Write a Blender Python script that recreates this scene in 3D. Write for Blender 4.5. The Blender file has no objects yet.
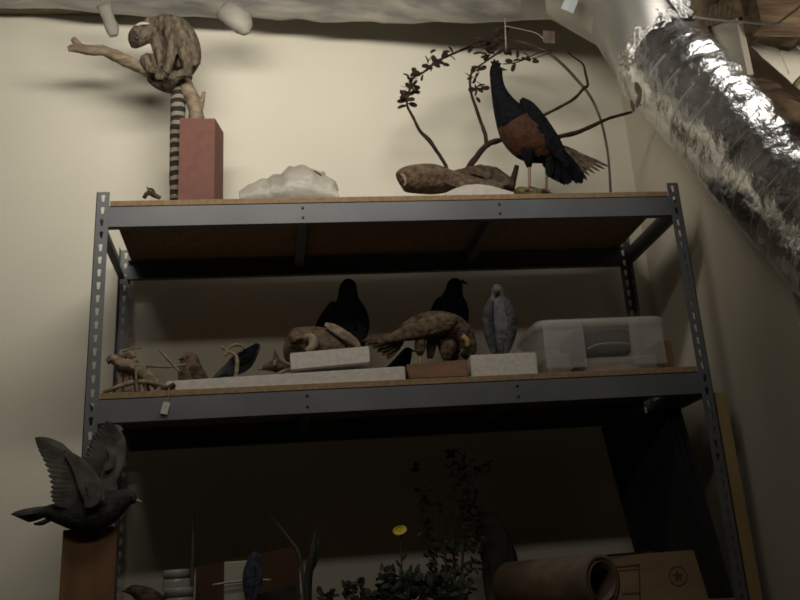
import bpy, bmesh, math, random
from mathutils import Vector, Matrix, noise
random.seed(7)
S = bpy.context.scene
COL = S.collection

# ------------------------------------------------------------------ camera
FPX = 1073.82
CAM = Vector((0.4998, -3.1234, 1.2372))
R = Vector((0.98642509, -0.14675564, -0.07367714))
U = Vector((0.00855918, -0.40211171, 0.91555061))
F = Vector((0.16398866, 0.90375271, 0.39539697))
cd = bpy.data.cameras.new('camera'); cam = bpy.data.objects.new('camera', cd); COL.objects.link(cam)
cam.matrix_world = Matrix(((R.x, U.x, -F.x, CAM.x), (R.y, U.y, -F.y, CAM.y), (R.z, U.z, -F.z, CAM.z), (0, 0, 0, 1)))
cd.sensor_width = 36; cd.lens = FPX * 36 / 800
cd.shift_x = -43.93 / 800; cd.shift_y = -160.98 / 800
cd.clip_start = 0.05
cd.dof.use_dof = True; cd.dof.focus_distance = 2.2; cd.dof.aperture_fstop = 9
S.camera = cam

# ------------------------------------------------------------------ world, lights, exposure
w = bpy.data.worlds.new('world'); S.world = w; w.use_nodes = True
w.node_tree.nodes['Background'].inputs[0].default_value = (0.9, 0.95, 1.0, 1)
w.node_tree.nodes['Background'].inputs[1].default_value = 0.02
S.view_settings.view_transform = 'Standard'; S.view_settings.look = 'None'
S.view_settings.gamma = 1; S.view_settings.use_curve_mapping = False
S.view_settings.exposure = 0.0

LAMP = Vector((0.32, -2.2, 3.02))
def area(name, loc, aim, sx, sy, power, col):
    d = bpy.data.lights.new(name, 'AREA'); d.shape = 'RECTANGLE'; d.size = sx; d.size_y = sy
    d.energy = power; d.color = col
    o = bpy.data.objects.new(name, d); COL.objects.link(o); o.location = loc
    o.rotation_euler = (Vector(aim) - Vector(loc)).to_track_quat('-Z', 'Y').to_euler()
    return o
area('tube_light', LAMP, (0.32, 0.65, 2.6), 1.5, 0.10, 7.5, (1.0, 0.91, 0.76))
LAMP2 = Vector((0.42, -0.98, 3.13))
area('tube_light', LAMP2, (0.28, 0.65, 3.10), 1.5, 0.16, 18, (1.0, 0.93, 0.785)).data.spread = math.radians(138)
NOOK_FILL = Vector((2.35, -1.55, 2.2))
area('tube_light', NOOK_FILL, (2.62, 0.5, 3.0), 0.5, 0.12, 4, (1.0, 0.92, 0.78)).data.spread = math.radians(50)  # unseen fill lamp added to brighten the nook past the side wall
LAMP4 = Vector((1.72, -0.66, 3.55))
area('tube_light', LAMP4, (1.60, -0.2, 2.7), 0.45, 0.16, 0.8, (1.0, 0.96, 0.88)).data.spread = math.radians(80)

# ------------------------------------------------------------------ helpers
def at(px, py, Y):
    d = R * ((px - 443.93) / FPX) - U * ((py - 139.02) / FPX) + F
    return CAM + d * ((Y - CAM.y) / d.y)
def atx(px, py, X):
    d = R * ((px - 443.93) / FPX) - U * ((py - 139.02) / FPX) + F
    return CAM + d * ((X - CAM.x) / d.x)
def sc(p):
    return (p - CAM).dot(F) / FPX

def mat(name, c1, c2=None, rough=0.7, metal=0.0, scale=20, bump=0.0, bscale=None, stretch=(1, 1, 1), alpha=1.0,
        trans=0.0, detail=4, spec=0.5, lo=0.35, hi=0.65):
    m = bpy.data.materials.new(name); m.use_nodes = True
    if 'feather' in name or 'fur' in name: spec = 0.15
    if 'black_f' in name or 'leaf' in name or 'twig' in name: spec = 0.05
    nt = m.node_tree; b = nt.nodes['Principled BSDF']
    b.inputs['Base Color'].default_value = (*c1, 1)
    b.inputs['Roughness'].default_value = rough; b.inputs['Metallic'].default_value = metal
    b.inputs['Alpha'].default_value = alpha; b.inputs['Transmission Weight'].default_value = trans
    b.inputs['Specular IOR Level'].default_value = spec
    tc = nt.nodes.new('ShaderNodeTexCoord'); mp = nt.nodes.new('ShaderNodeMapping')
    mp.inputs['Scale'].default_value = stretch
    nt.links.new(tc.outputs['Object'], mp.inputs[0])
    if c2:
        n = nt.nodes.new('ShaderNodeTexNoise'); n.inputs['Scale'].default_value = scale; n.inputs['Detail'].default_value = detail
        r = nt.nodes.new('ShaderNodeValToRGB')
        r.color_ramp.elements[0].position = lo; r.color_ramp.elements[1].position = hi
        r.color_ramp.elements[0].color = (*c1, 1); r.color_ramp.elements[1].color = (*c2, 1)
        nt.links.new(mp.outputs[0], n.inputs['Vector']); nt.links.new(n.outputs['Fac'], r.inputs[0])
        nt.links.new(r.outputs[0], b.inputs['Base Color'])
    if bump:
        n = nt.nodes.new('ShaderNodeTexNoise'); n.inputs['Scale'].default_value = bscale or scale; n.inputs['Detail'].default_value = detail
        bp = nt.nodes.new('ShaderNodeBump'); bp.inputs['Strength'].default_value = bump; bp.inputs['Distance'].default_value = 0.01
        nt.links.new(mp.outputs[0], n.inputs['Vector']); nt.links.new(n.outputs['Fac'], bp.inputs['Height'])
        nt.links.new(bp.outputs[0], b.inputs['Normal'])
    return m

M = {}
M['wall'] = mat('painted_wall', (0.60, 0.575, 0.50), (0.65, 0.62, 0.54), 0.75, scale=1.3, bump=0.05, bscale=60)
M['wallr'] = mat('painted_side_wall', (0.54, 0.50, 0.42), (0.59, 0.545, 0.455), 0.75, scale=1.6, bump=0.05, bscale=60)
M['walld'] = mat('dark_panelled_wall', (0.32, 0.30, 0.26), (0.38, 0.36, 0.31), 0.85, scale=3)
M['floor'] = mat('concrete_floor', (0.11, 0.10, 0.09), (0.15, 0.14, 0.12), 0.8, scale=5)
M['ceil'] = mat('brown_insulation_ceiling', (0.13, 0.09, 0.055), (0.26, 0.19, 0.12), 0.95, scale=12, bump=1.0, bscale=25)
M['ceilg'] = mat('grey_ceiling', (0.055, 0.05, 0.045), (0.09, 0.082, 0.072), 0.9, scale=3)
M['joist'] = mat('rough_joist_wood', (0.10, 0.065, 0.04), (0.22, 0.15, 0.09), 0.9, scale=9, stretch=(1, 6, 6), bump=0.6)
M['ledger'] = mat('ledger_wood', (0.19, 0.15, 0.11), (0.32, 0.26, 0.19), 0.9, scale=14, stretch=(1, 5, 5), bump=0.5)
M['steel'] = mat('grey_painted_steel', (0.095, 0.102, 0.118), (0.12, 0.128, 0.145), 0.5, metal=0.15, scale=6)
M['steeld'] = mat('rivet_steel', (0.045, 0.045, 0.055), None, 0.45, metal=0.6)
M['chip'] = mat('particle_board', (0.19, 0.125, 0.07), (0.27, 0.18, 0.10), 0.85, scale=60)
M['jacket'] = mat('silver_duct_jacket', (0.30, 0.30, 0.31), (0.55, 0.54, 0.52), 0.33, metal=0.55, scale=5, stretch=(1, 3, 3), bump=1.2, bscale=11)
M['flapm'] = mat('dull_plastic_flap', (0.17, 0.16, 0.14), (0.25, 0.235, 0.21), 0.6, scale=8, bump=0.5)
M['sheet'] = mat('galvanised_sheet', (0.37, 0.36, 0.34), (0.45, 0.44, 0.41), 0.40, metal=0.75, scale=4)
M['foil'] = mat('crinkled_foil', (0.60, 0.60, 0.61), (0.84, 0.84, 0.84), 0.20, metal=1.0, scale=9, bump=0.6, bscale=26, detail=6)
M['foil2'] = mat('foil_tape', (0.68, 0.68, 0.68), (0.95, 0.95, 0.95), 0.10, metal=1.0, scale=20, bump=2.0, bscale=45, detail=6)
M['wire'] = mat('pale_wire', (0.30, 0.27, 0.22), None, 0.4)
M['rib'] = mat('pale_rib_line', (0.80, 0.78, 0.72), None, 0.35)
M['scrapbr'] = mat('dark_brown_scrap', (0.05, 0.035, 0.025), (0.10, 0.07, 0.05), 0.7, scale=40)
M['plastic'] = mat('white_tag', (0.33, 0.36, 0.38), None, 0.4)
M['box_red'] = mat('red_painted_box', (0.105, 0.034, 0.024), (0.135, 0.044, 0.031), 0.7, scale=30)
M['branch'] = mat('dry_bare_wood', (0.12, 0.088, 0.06), (0.25, 0.195, 0.14), 0.85, scale=18, stretch=(1, 1, 3), bump=0.8)
M['twig'] = mat('dark_twig', (0.022, 0.014, 0.011), (0.045, 0.028, 0.02), 0.8, scale=30, bump=0.5)
M['leaf'] = mat('dried_leaf', (0.014, 0.010, 0.008), (0.035, 0.025, 0.019), 0.8, scale=40)
M['hoop'] = mat('bent_cane', (0.05, 0.035, 0.027), (0.08, 0.055, 0.042), 0.6, scale=20)
M['fur'] = mat('grey_brown_fur', (0.045, 0.036, 0.027), (0.15, 0.122, 0.092), 0.95, scale=70, stretch=(1, 1, .4), bump=0.8, bscale=120)
M['furd'] = mat('dark_fur', (0.035, 0.028, 0.024), (0.07, 0.055, 0.045), 0.95, scale=60, bump=0.8)
M['furp'] = mat('pale_fur', (0.34, 0.27, 0.19), (0.46, 0.38, 0.28), 0.95, scale=60, bump=0.7)
M['furw'] = mat('white_fur', (0.45, 0.41, 0.34), None, 0.95)
M['black'] = mat('black_feathers', (0.003, 0.0035, 0.005), (0.008, 0.0085, 0.011), 0.75, scale=60, bump=0.6, bscale=90)
M['chest'] = mat('chestnut_feathers', (0.028, 0.012, 0.007), (0.065, 0.026, 0.013), 0.75, scale=30, bump=0.6, bscale=70)
M['tailf'] = mat('brown_tail_feathers', (0.05, 0.035, 0.025), (0.13, 0.095, 0.068), 0.8, scale=30, stretch=(2, 2, 2), bump=0.5)
M['mott'] = mat('mottled_brown_feathers', (0.05, 0.034, 0.023), (0.14, 0.10, 0.068), 0.85, scale=42, bump=0.9, bscale=70)
M['mottd'] = mat('dark_mottled_feathers', (0.028, 0.020, 0.015), (0.10, 0.068, 0.048), 0.85, scale=45, bump=0.9, bscale=70)
M['mottp'] = mat('pale_mottled_feathers', (0.12, 0.09, 0.065), (0.27, 0.215, 0.16), 0.85, scale=45, bump=0.6)
M['gold'] = mat('gold_ochre', (0.22, 0.15, 0.045), (0.30, 0.21, 0.07), 0.6, scale=40)
M['grey'] = mat('blue_grey_feathers', (0.055, 0.057, 0.060), (0.115, 0.118, 0.122), 0.7, scale=35, bump=0.6, bscale=70)
M['greyd'] = mat('slate_feathers', (0.026, 0.027, 0.031), (0.060, 0.061, 0.066), 0.6, scale=35, bump=0.6, bscale=70)
M['greyl'] = mat('pale_grey_feathers', (0.075, 0.074, 0.070), (0.12, 0.118, 0.11), 0.75, scale=35, bump=0.4)
M['wingf'] = mat('grey_wing_feathers', (0.07, 0.066, 0.060), (0.15, 0.142, 0.128), 0.75, scale=18, stretch=(1, 1, 1), bump=0.5)
M['leg'] = mat('bird_leg', (0.13, 0.075, 0.05), None, 0.6)
M['legr'] = mat('reddish_leg', (0.20, 0.12, 0.085), None, 0.6)
M['beak'] = mat('pale_beak', (0.35, 0.32, 0.27), None, 0.4)
M['beakd'] = mat('dark_beak', (0.04, 0.035, 0.03), None, 0.4)
M['eye'] = mat('glass_eye', (0.01, 0.01, 0.01), None, 0.08)
M['foam'] = mat('white_foam', (0.44, 0.41, 0.385), (0.50, 0.47, 0.44), 0.9, scale=70, bump=0.2)
M['bag'] = mat('thin_white_plastic', (0.30, 0.28, 0.25), (0.48, 0.455, 0.41), 0.35, scale=9, alpha=0.55, bump=0.8, bscale=25)
M['bin'] = mat('clear_bin_plastic', (0.46, 0.44, 0.41), None, 0.28, alpha=0.16)
M['binr'] = mat('frosted_bin_rim', (0.46, 0.44, 0.41), None, 0.3, alpha=0.30)
M['dark'] = mat('dark_cloth', (0.008, 0.008, 0.010), (0.016, 0.016, 0.018), 0.9, scale=20)
M['paper'] = mat('pale_paper', (0.33, 0.30, 0.265), (0.42, 0.385, 0.34), 0.9, scale=10)
M['wood'] = mat('varnished_wood_base', (0.13, 0.065, 0.032), (0.21, 0.11, 0.058), 0.55, scale=9, stretch=(1, 6, 6))
M['plank'] = mat('brown_plank', (0.16, 0.080, 0.034), (0.23, 0.12, 0.052), 0.7, scale=6, stretch=(5, 5, .6), bump=0.2)
M['redcard'] = mat('reddish_card', (0.085, 0.043, 0.022), (0.12, 0.062, 0.032), 0.8, scale=6)
M['pine'] = mat('pine_board', (0.24, 0.165, 0.075), (0.33, 0.23, 0.105), 0.7, scale=6, stretch=(5, 5, .5), bump=0.2)
M['card'] = mat('cardboard', (0.19, 0.125, 0.070), (0.225, 0.15, 0.085), 0.85, scale=7, stretch=(1, 1, 4))
M['print'] = mat('box_printing', (0.07, 0.042, 0.026), None, 0.8)
M['kraft'] = mat('kraft_paper', (0.12, 0.082, 0.052), (0.165, 0.115, 0.075), 0.7, scale=12, stretch=(.5, 2, 2), bump=0.4)
M['blackp'] = mat('matte_black_board', (0.007, 0.008, 0.011), (0.013, 0.014, 0.018), 0.85, scale=4)
M['edge'] = mat('board_edge', (0.05, 0.04, 0.045), None, 0.8)
M['clear'] = mat('clear_jar', (0.35, 0.37, 0.36), None, 0.15, alpha=0.35)
M['lid'] = mat('pale_lid', (0.22, 0.23, 0.22), None, 0.35)
M['green'] = mat('dark_green_leaves', (0.010, 0.015, 0.009), (0.024, 0.032, 0.018), 0.8, scale=25)
M['stem'] = mat('plant_stem', (0.05, 0.04, 0.025), None, 0.7)
M['yellow'] = mat('yellow_petal', (0.50, 0.40, 0.03), (0.62, 0.50, 0.05), 0.6, scale=50)
M['cream'] = mat('cream_frame', (0.30, 0.30, 0.255), None, 0.7)
M['blue'] = mat('dull_blue_feathers', (0.022, 0.026, 0.042), (0.042, 0.05, 0.072), 0.7, scale=50, bump=0.5)
M['driedtail'] = mat('grey_brown_plume', (0.032, 0.027, 0.021), (0.062, 0.053, 0.041), 0.9, scale=30, stretch=(3, 3, .5), bump=0.8)
M['drum'] = mat('tan_hide', (0.22, 0.15, 0.09), (0.33, 0.24, 0.15), 0.8, scale=6)
M['moss'] = mat('moss', (0.10, 0.095, 0.035), (0.19, 0.17, 0.07), 0.95, scale=60, bump=1)
M['fixture'] = mat('white_fixture', (0.7, 0.7, 0.68), None, 0.5)

def tailmat():
    m = mat('ringed_tail_fur', (0.03, 0.026, 0.022), None, 0.95); nt = m.node_tree
    tc = nt.nodes.new('ShaderNodeTexCoord'); sp = nt.nodes.new('ShaderNodeSeparateXYZ')
    nz = nt.nodes.new('ShaderNodeTexNoise'); nz.inputs['Scale'].default_value = 30
    a = nt.nodes.new('ShaderNodeMath'); a.operation = 'MULTIPLY_ADD'; a.inputs[1].default_value = 0.012
    f = nt.nodes.new('ShaderNodeMath'); f.operation = 'MODULO'; f.inputs[1].default_value = 0.034
    g = nt.nodes.new('ShaderNodeMath'); g.operation = 'GREATER_THAN'; g.inputs[1].default_value = 0.0195
    mx = nt.nodes.new('ShaderNodeMix'); mx.data_type = 'RGBA'
    mx.inputs[6].default_value = (0.028, 0.024, 0.02, 1); mx.inputs[7].default_value = (0.22, 0.19, 0.155, 1)
    L = nt.links.new
    L(tc.outputs['Object'], sp.inputs[0]); L(tc.outputs['Object'], nz.inputs['Vector'])
    L(nz.outputs['Fac'], a.inputs[0]); L(sp.outputs['Z'], a.inputs[2]); ad = nt.nodes.new('ShaderNodeMath'); ad.inputs[1].default_value = 4.6; L(a.outputs[0], ad.inputs[0]); L(ad.outputs[0], f.inputs[0])
    L(f.outputs[0], g.inputs[0]); L(g.outputs[0], mx.inputs[0]); L(mx.outputs[2], nt.nodes['Principled BSDF'].inputs['Base Color'])
    return m
M['rings'] = tailmat()

def tag(o, label=None, cat=None, group=None, kind=None):
    if label: o['label'] = label
    if cat: o['category'] = cat
    if group: o['group'] = group
    if kind: o['kind'] = kind
    return o
def thing(name, loc, label, cat, group=None):
    o = bpy.data.objects.new(name, None); COL.objects.link(o); o.location = loc
    o.empty_display_size = 0.05
    return tag(o, label, cat, group)
def obj(name, bm, m, parent=None, smooth=True, fuse=None, sub=0):
    bmesh.ops.recalc_face_normals(bm, faces=bm.faces)
    me = bpy.data.meshes.new(name); bm.to_mesh(me); bm.free()
    o = bpy.data.objects.new(name, me); COL.objects.link(o)
    for x in (m if isinstance(m, (list, tuple)) else [m]): me.materials.append(M[x])
    # origin at the base centre
    if parent is None:
        vs = [v.co for v in me.vertices]
        c = Vector(((min(v.x for v in vs) + max(v.x for v in vs)) / 2, (min(v.y for v in vs) + max(v.y for v in vs)) / 2, min(v.z for v in vs)))
        me.transform(Matrix.Translation(-c)); o.location = c
    else:
        p = parent; off = Vector((0, 0, 0))
        while p is not None: off += p.location; p = p.parent
        me.transform(Matrix.Translation(-off)); o.parent = parent
    if fuse:
        r = o.modifiers.new('r', 'REMESH'); r.mode = 'VOXEL'; r.voxel_size = fuse; r.use_smooth_shade = True
        s = o.modifiers.new('s', 'SMOOTH'); s.iterations = 4; s.factor = 0.6
    if sub:
        s = o.modifiers.new('s', 'SUBSURF'); s.levels = sub; s.render_levels = sub
    if smooth:
        fl = me.attributes.get('fl')
        for i, p in enumerate(me.polygons): p.use_smooth = not (fl and fl.data[i].value)
    return o
def BM():
    b = bmesh.new(); b.faces.layers.int.new('fl'); return b

def box(bm, a, b, bev=0.0, mi=0):
    x0, y0, z0 = a; x1, y1, z1 = b
    vs = [bm.verts.new(p) for p in ((x0, y0, z0), (x1, y0, z0), (x1, y1, z0), (x0, y1, z0), (x0, y0, z1), (x1, y0, z1), (x1, y1, z1), (x0, y1, z1))]
    fs = [bm.faces.new([vs[i] for i in f]) for f in ((0, 3, 2, 1), (4, 5, 6, 7), (0, 1, 5, 4), (1, 2, 6, 5), (2, 3, 7, 6), (3, 0, 4, 7))]
    for f in fs: f.material_index = mi
    if bev:
        es = list({e for f in fs for e in f.edges})
        bmesh.ops.bevel(bm, geom=es, offset=bev, segments=2, affect='EDGES', profile=0.5)
    return vs
def hexa(bm, lo, hi, mi=0):
    """lo, hi: 4 points each"""
    vs = [bm.verts.new(p) for p in list(lo) + list(hi)]
    for f in ((3, 2, 1, 0), (4, 5, 6, 7), (0, 1, 5, 4), (1, 2, 6, 5), (2, 3, 7, 6), (3, 0, 4, 7)):
        bm.faces.new([vs[i] for i in f]).material_index = mi
def cr(P, k):
    out = []
    n = len(P)
    for i in range(n - 1):
        p0 = P[max(i - 1, 0)]; p1 = P[i]; p2 = P[i + 1]; p3 = P[min(i + 2, n - 1)]
        for j in range(k):
            t = j / k
            out.append(tuple(0.5 * ((2 * b) + (-a + c) * t + (2 * a - 5 * b + 4 * c - d) * t * t + (-a + 3 * b - 3 * c + d) * t ** 3)
                             for a, b, c, d in zip(p0, p1, p2, p3)))
    out.append(tuple(P[-1]))
    return out
def wloft(bm, P, k=3, n=12, flat=1.0, side=None, mi=0, jit=0.0, caps=True, matf=None):
    """P: (x,y,z,r) world; sections round, scaled by flat along side"""
    Q = cr([tuple(p) for p in P], k) if k > 1 else P
    rings = []; prev = None
    for i, q in enumerate(Q):
        c = Vector(q[:3]); a = Vector(Q[max(i - 1, 0)][:3]); b = Vector(Q[min(i + 1, len(Q) - 1)][:3])
        T = (b - a).normalized() if (b - a).length > 1e-9 else Vector((0, 0, 1))
        if side is not None: sd = Vector(side)
        elif prev is not None: sd = prev
        else: sd = Vector((0, 1, 0)) if abs(T.y) < 0.9 else Vector((1, 0, 0))
        sd = (sd - T * sd.dot(T)).normalized(); prev = sd
        N = T.cross(sd)
        r = max(q[3], 1e-4); rr = []
        for j in range(n):
            an = 2 * math.pi * j / n
            f = 1 + (jit * noise.noise(c * 30 + Vector((j * .9, i * .7, 0))) if jit else 0)
            rr.append(bm.verts.new(c + (N * math.cos(an) + sd * (math.sin(an) * flat)) * r * f))
        rings.append(rr)
    for a, b in zip(rings, rings[1:]):
        for j in range(n):
            f = bm.faces.new((a[j], a[(j + 1) % n], b[(j + 1) % n], b[j])); f.material_index = mi
            if matf: f.material_index = matf(f.calc_center_median())
    if caps:
        for rr, q in ((rings[0], Q[0]), (rings[-1], Q[-1])):
            f = bm.faces.new(rr); f.material_index = mi
            if matf: f.material_index = matf(f.calc_center_median())
    return rings
def loft(bm, P, Y, k=3, n=12, flat=1.0, mi=0, jit=0.0, matf=None, side=(0, 1, 0)):
    """P: (px,py,radius in px[,dy]) on the plane y = Y of the place"""
    W = []
    for p in P:
        c = at(p[0], p[1], Y + (p[3] if len(p) > 3 else 0)); W.append((c.x, c.y, c.z, p[2] * sc(c)))
    return wloft(bm, W, k, n, flat, side, mi, jit, True, matf)
def ball(bm, c, r, sx=1, sy=1, sz=1, seg=12, mi=0):
    d = bmesh.ops.create_uvsphere(bm, u_segments=seg, v_segments=max(6, seg // 2 + 2), radius=r)
    for v in d['verts']:
        v.co = Vector((v.co.x * sx, v.co.y * sy, v.co.z * sz)) + Vector(c)
        for f in v.link_faces: f.material_index = mi
def blade(bm, a, b, wd, nrm=(0, 1, 0), th=0.0012, mi=0, prof=((0, .35), (.15, .7), (.4, 1), (.7, 1), (.9, .7), (1, .15)), bend=0.0):
    a = Vector(a); b = Vector(b); T = (b - a); L = T.length; T.normalize(); N = Vector(nrm); N = (N - T * N.dot(T)).normalized(); Wv = T.cross(N)
    rows = []
    for t, s in prof:
        c = a.lerp(b, t) + N * (bend * L * math.sin(t * math.pi))
        h = wd * s / 2
        rows.append([bm.verts.new(c + Wv * h), bm.verts.new(c + N * th), bm.verts.new(c - Wv * h), bm.verts.new(c - N * th)])
    fl = bm.faces.layers.int.get('fl')
    for p, q in zip(rows, rows[1:]):
        for j in range(4):
            f = bm.faces.new((p[j], p[(j + 1) % 4], q[(j + 1) % 4], q[j])); f.material_index = mi
            if fl: f[fl] = 1
    bm.faces.new(rows[0]).material_index = mi; bm.faces.new(rows[-1]).material_index = mi
def pblade(bm, p, q, w, Y, dy=0, mi=0, **k):
    a = at(p[0], p[1], Y); b = at(q[0], q[1], Y + dy); blade(bm, a, b, w * sc(a), mi=mi, **k)
def eye(parent, px, py, Y, r=1.2):
    bm = BM(); p = at(px, py, Y); ball(bm, p, r * sc(p), seg=10); return obj('eye', bm, 'eye', parent)
def struct(name, bm, m, smooth=False): return tag(obj(name, bm, m, None, smooth), kind='structure')

# ------------------------------------------------------------------ the room
D = 0.567; WB = 0.65; WR = 1.93; CEIL = 3.66
bm = BM(); box(bm, (-2.6, WB, 0), (2.85, WB + .1, CEIL)); struct('wall_back', bm, 'wall')
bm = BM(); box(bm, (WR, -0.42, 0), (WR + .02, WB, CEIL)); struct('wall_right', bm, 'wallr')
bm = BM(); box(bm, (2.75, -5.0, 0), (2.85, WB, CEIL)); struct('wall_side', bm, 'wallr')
bm = BM(); box(bm, (-2.7, -5.0, 0), (-2.6, WB + .1, CEIL)); struct('wall_left', bm, 'walld')
bm = BM(); box(bm, (-2.7, -5.1, 0), (2.85, -5.0, CEIL)); struct('wall_front', bm, 'walld')
bm = BM(); box(bm, (-2.7, -5.1, -.1), (2.85, WB + .1, 0)); struct('floor', bm, 'floor')
bm = BM(); box(bm, (-2.7, -5.1, CEIL), (2.85, WB + .1, CEIL + .1)); struct('ceiling', bm, 'ceilg')
bm = BM(); box(bm, (-2.6, WB - .05, 3.425), (WR, WB, CEIL)); struct('trim_1', bm, 'ledger')
# header over the opening beside the side wall, fuzzy with insulation
a = atx(703, 34, WR - .0); b_ = atx(748, 14, WR - .0)
bm = BM(); hexa(bm, [(WR - .012, -.45, 2.808), (2.75, -.45, 2.808), (2.75, -.12, 2.935), (WR - .012, -.12, 2.935)], [(WR - .012, -.45, 2.97), (2.75, -.45, 2.97), (2.75, -.12, 2.99), (WR - .012, -.12, 2.99)]); box(bm, (WR + .025, -.52, 2.735), (2.75, -.452, 2.96)); struct('trim_2', bm, 'joist')
bm = BM()
g = []
for i in range(31):
    row = []
    for j in range(13):
        x = 1.905 + .845 * i / 30; y = -1.0 + .95 * j / 12
        z = 2.93 + .05 * noise.noise(Vector((x * 7, y * 7, 1))) + .02 * noise.noise(Vector((x * 25, y * 25, 4)))
        row.append(bm.verts.new((x, y, z)))
    g.append(row)
for i in range(30):
    for j in range(12): bm.faces.new((g[i][j], g[i + 1][j], g[i + 1][j + 1], g[i][j + 1]))
r_ = bmesh.ops.extrude_face_region(bm, geom=list(bm.faces))
for v in [x for x in r_['geom'] if isinstance(x, bmesh.types.BMVert)]: v.co.z = 3.2
struct('ceiling_side', bm, 'ceil', True)

# ------------------------------------------------------------------ shelving unit
def keyhole_post(name, x0, y0, sx, sy, z0, z1, parent):
    """L-angle post; flange of .038 along x (face y0) with keyhole slots, flange along y at x0"""
    bm = BM(); wd = 0.038; t = 0.0022; pitch = 0.0385; hw = 0.0062
    n = int((z1 - z0) / pitch)
    outer0 = lambda w0, w1, c: [(w0, c - pitch / 2), ((w0 + w1) / 2, c - pitch / 2), (w1, c - pitch / 2), (w1, c), (w1, c + pitch / 2), ((w0 + w1) / 2, c + pitch / 2), (w0, c + pitch / 2), (w0, c)]
    def sheet(mapf):
        for k in range(n):
            c = z1 - pitch * (k + .5)
            o_ = outer0(0, wd, c); m_ = wd * 0.52
            h = [(m_ - .0035, c - .011), (m_, c - .012), (m_ + .0035, c - .011), (m_ + .0045, c), (m_ + hw, c + .008), (m_, c + .0115), (m_ - hw, c + .008), (m_ - .0045, c)]
            for s in (0, t):
                vo = [bm.verts.new(mapf(u, v, s)) for u, v in o_]; vh = [bm.verts.new(mapf(u, v, s)) for u, v in h]
                for j in range(8): bm.faces.new((vo[j], vo[(j + 1) % 8], vh[(j + 1) % 8], vh[j]))
                if s == 0: V0, H0 = vo, vh
            for j in range(8): bm.faces.new((H0[j], H0[(j + 1) % 8], vh[(j + 1) % 8], vh[j]))
            bm.faces.new((V0[2], V0[3], vo[3], vo[2])); bm.faces.new((V0[3], V0[4], vo[4], vo[3]))
            bm.faces.new((V0[6], V0[7], vo[7], vo[6])); bm.faces.new((V0[7], V0[0], vo[0], vo[7]))
    sheet(lambda u, v, s: (x0 + sx * u, y0 + sy * s, v))
    sheet(lambda u, v, s: (x0 + sx * s, y0 + sy * u, v))
    zb = z1 - n * pitch
    box(bm, (min(x0, x0 + sx * wd), min(y0, y0 + sy * t), 0), (max(x0, x0 + sx * wd), max(y0, y0 + sy * t), zb))
    box(bm, (min(x0, x0 + sx * t), min(y0, y0 + sy * wd), 0), (max(x0, x0 + sx * t), max(y0, y0 + sy * wd), zb))
    return obj(name, bm, 'steel', parent, False)
W = 1.83; ZT = 2.44
shelf = thing('shelving_unit', (W / 2, D / 2, 0), 'tall grey steel boltless shelving unit with particle board shelves against the cream wall', 'shelf')
for x0, sx in ((0, 1), (W, -1)):
    for y0, sy in ((0, 1), (D, -1)): keyhole_post('post', x0, y0, sx, sy, 0.9, ZT, shelf)
LEV = [(2.4114, 2.328), (1.8414, 1.757), (1.190, 1.106)]
ties = [at(303, 215, 0).x, at(500, 212, 0).x]
for zt, zb in LEV:
    zm = zt - .017
    for y0, y1, yi in ((0.0025, 0.0045, 1), (D - .0045, D - .0025, -1)):
        bm = BM()
        x0_, x1_ = (0.030, W - .030)
        box(bm, (x0_, y0, zb), (x1_, y1, zm))
        box(bm, (x0_, min(y0, y0 + yi * .022), zb), (x1_, max(y0, y0 + yi * .022), zb + .002))
        box(bm, (x0_, min(y0, y0 + yi * .026), zm - .002), (x1_, max(y0, y0 + yi * .026), zm))
        bmm = obj('beam', bm, 'steel', shelf, False)
        if yi == 1:
            for tx in ties:
                for zz in (zm - .016, zm - .047):
                    bm = BM(); ball(bm, (tx, .0012, zz), .0045, 1, .5, 1, 10); obj('rivet', bm, 'steeld', bmm)
    for x0 in (0.003, W - .006):
        bm = BM(); box(bm, (x0, .03, zb), (x0 + .003, D - .03, zm))
        xi = x0 + (.003 if x0 < 1 else -.018)
        box(bm, (xi, .03, zb), (xi + .018, D - .03, zb + .002))
        obj('side_beam', bm, 'steel', shelf, False)
    for tx in ties:
        bm = BM(); box(bm, (tx - .013, .006, zm - .034), (tx - .011, D - .006, zm - .001)); box(bm, (tx - .013, .006, zm - .036), (tx + .017, D - .006, zm - .034))
        obj('tie_bar', bm, 'steel', shelf, False)
    bm = BM()
    box(bm, (0.040, 0.001, zm), (W - .040, D - .001, zt), 0.001); 
    obj('shelf_board', bm, 'chip', shelf, False)
Z1, Z2, Z3 = [l[0] for l in LEV]

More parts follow.
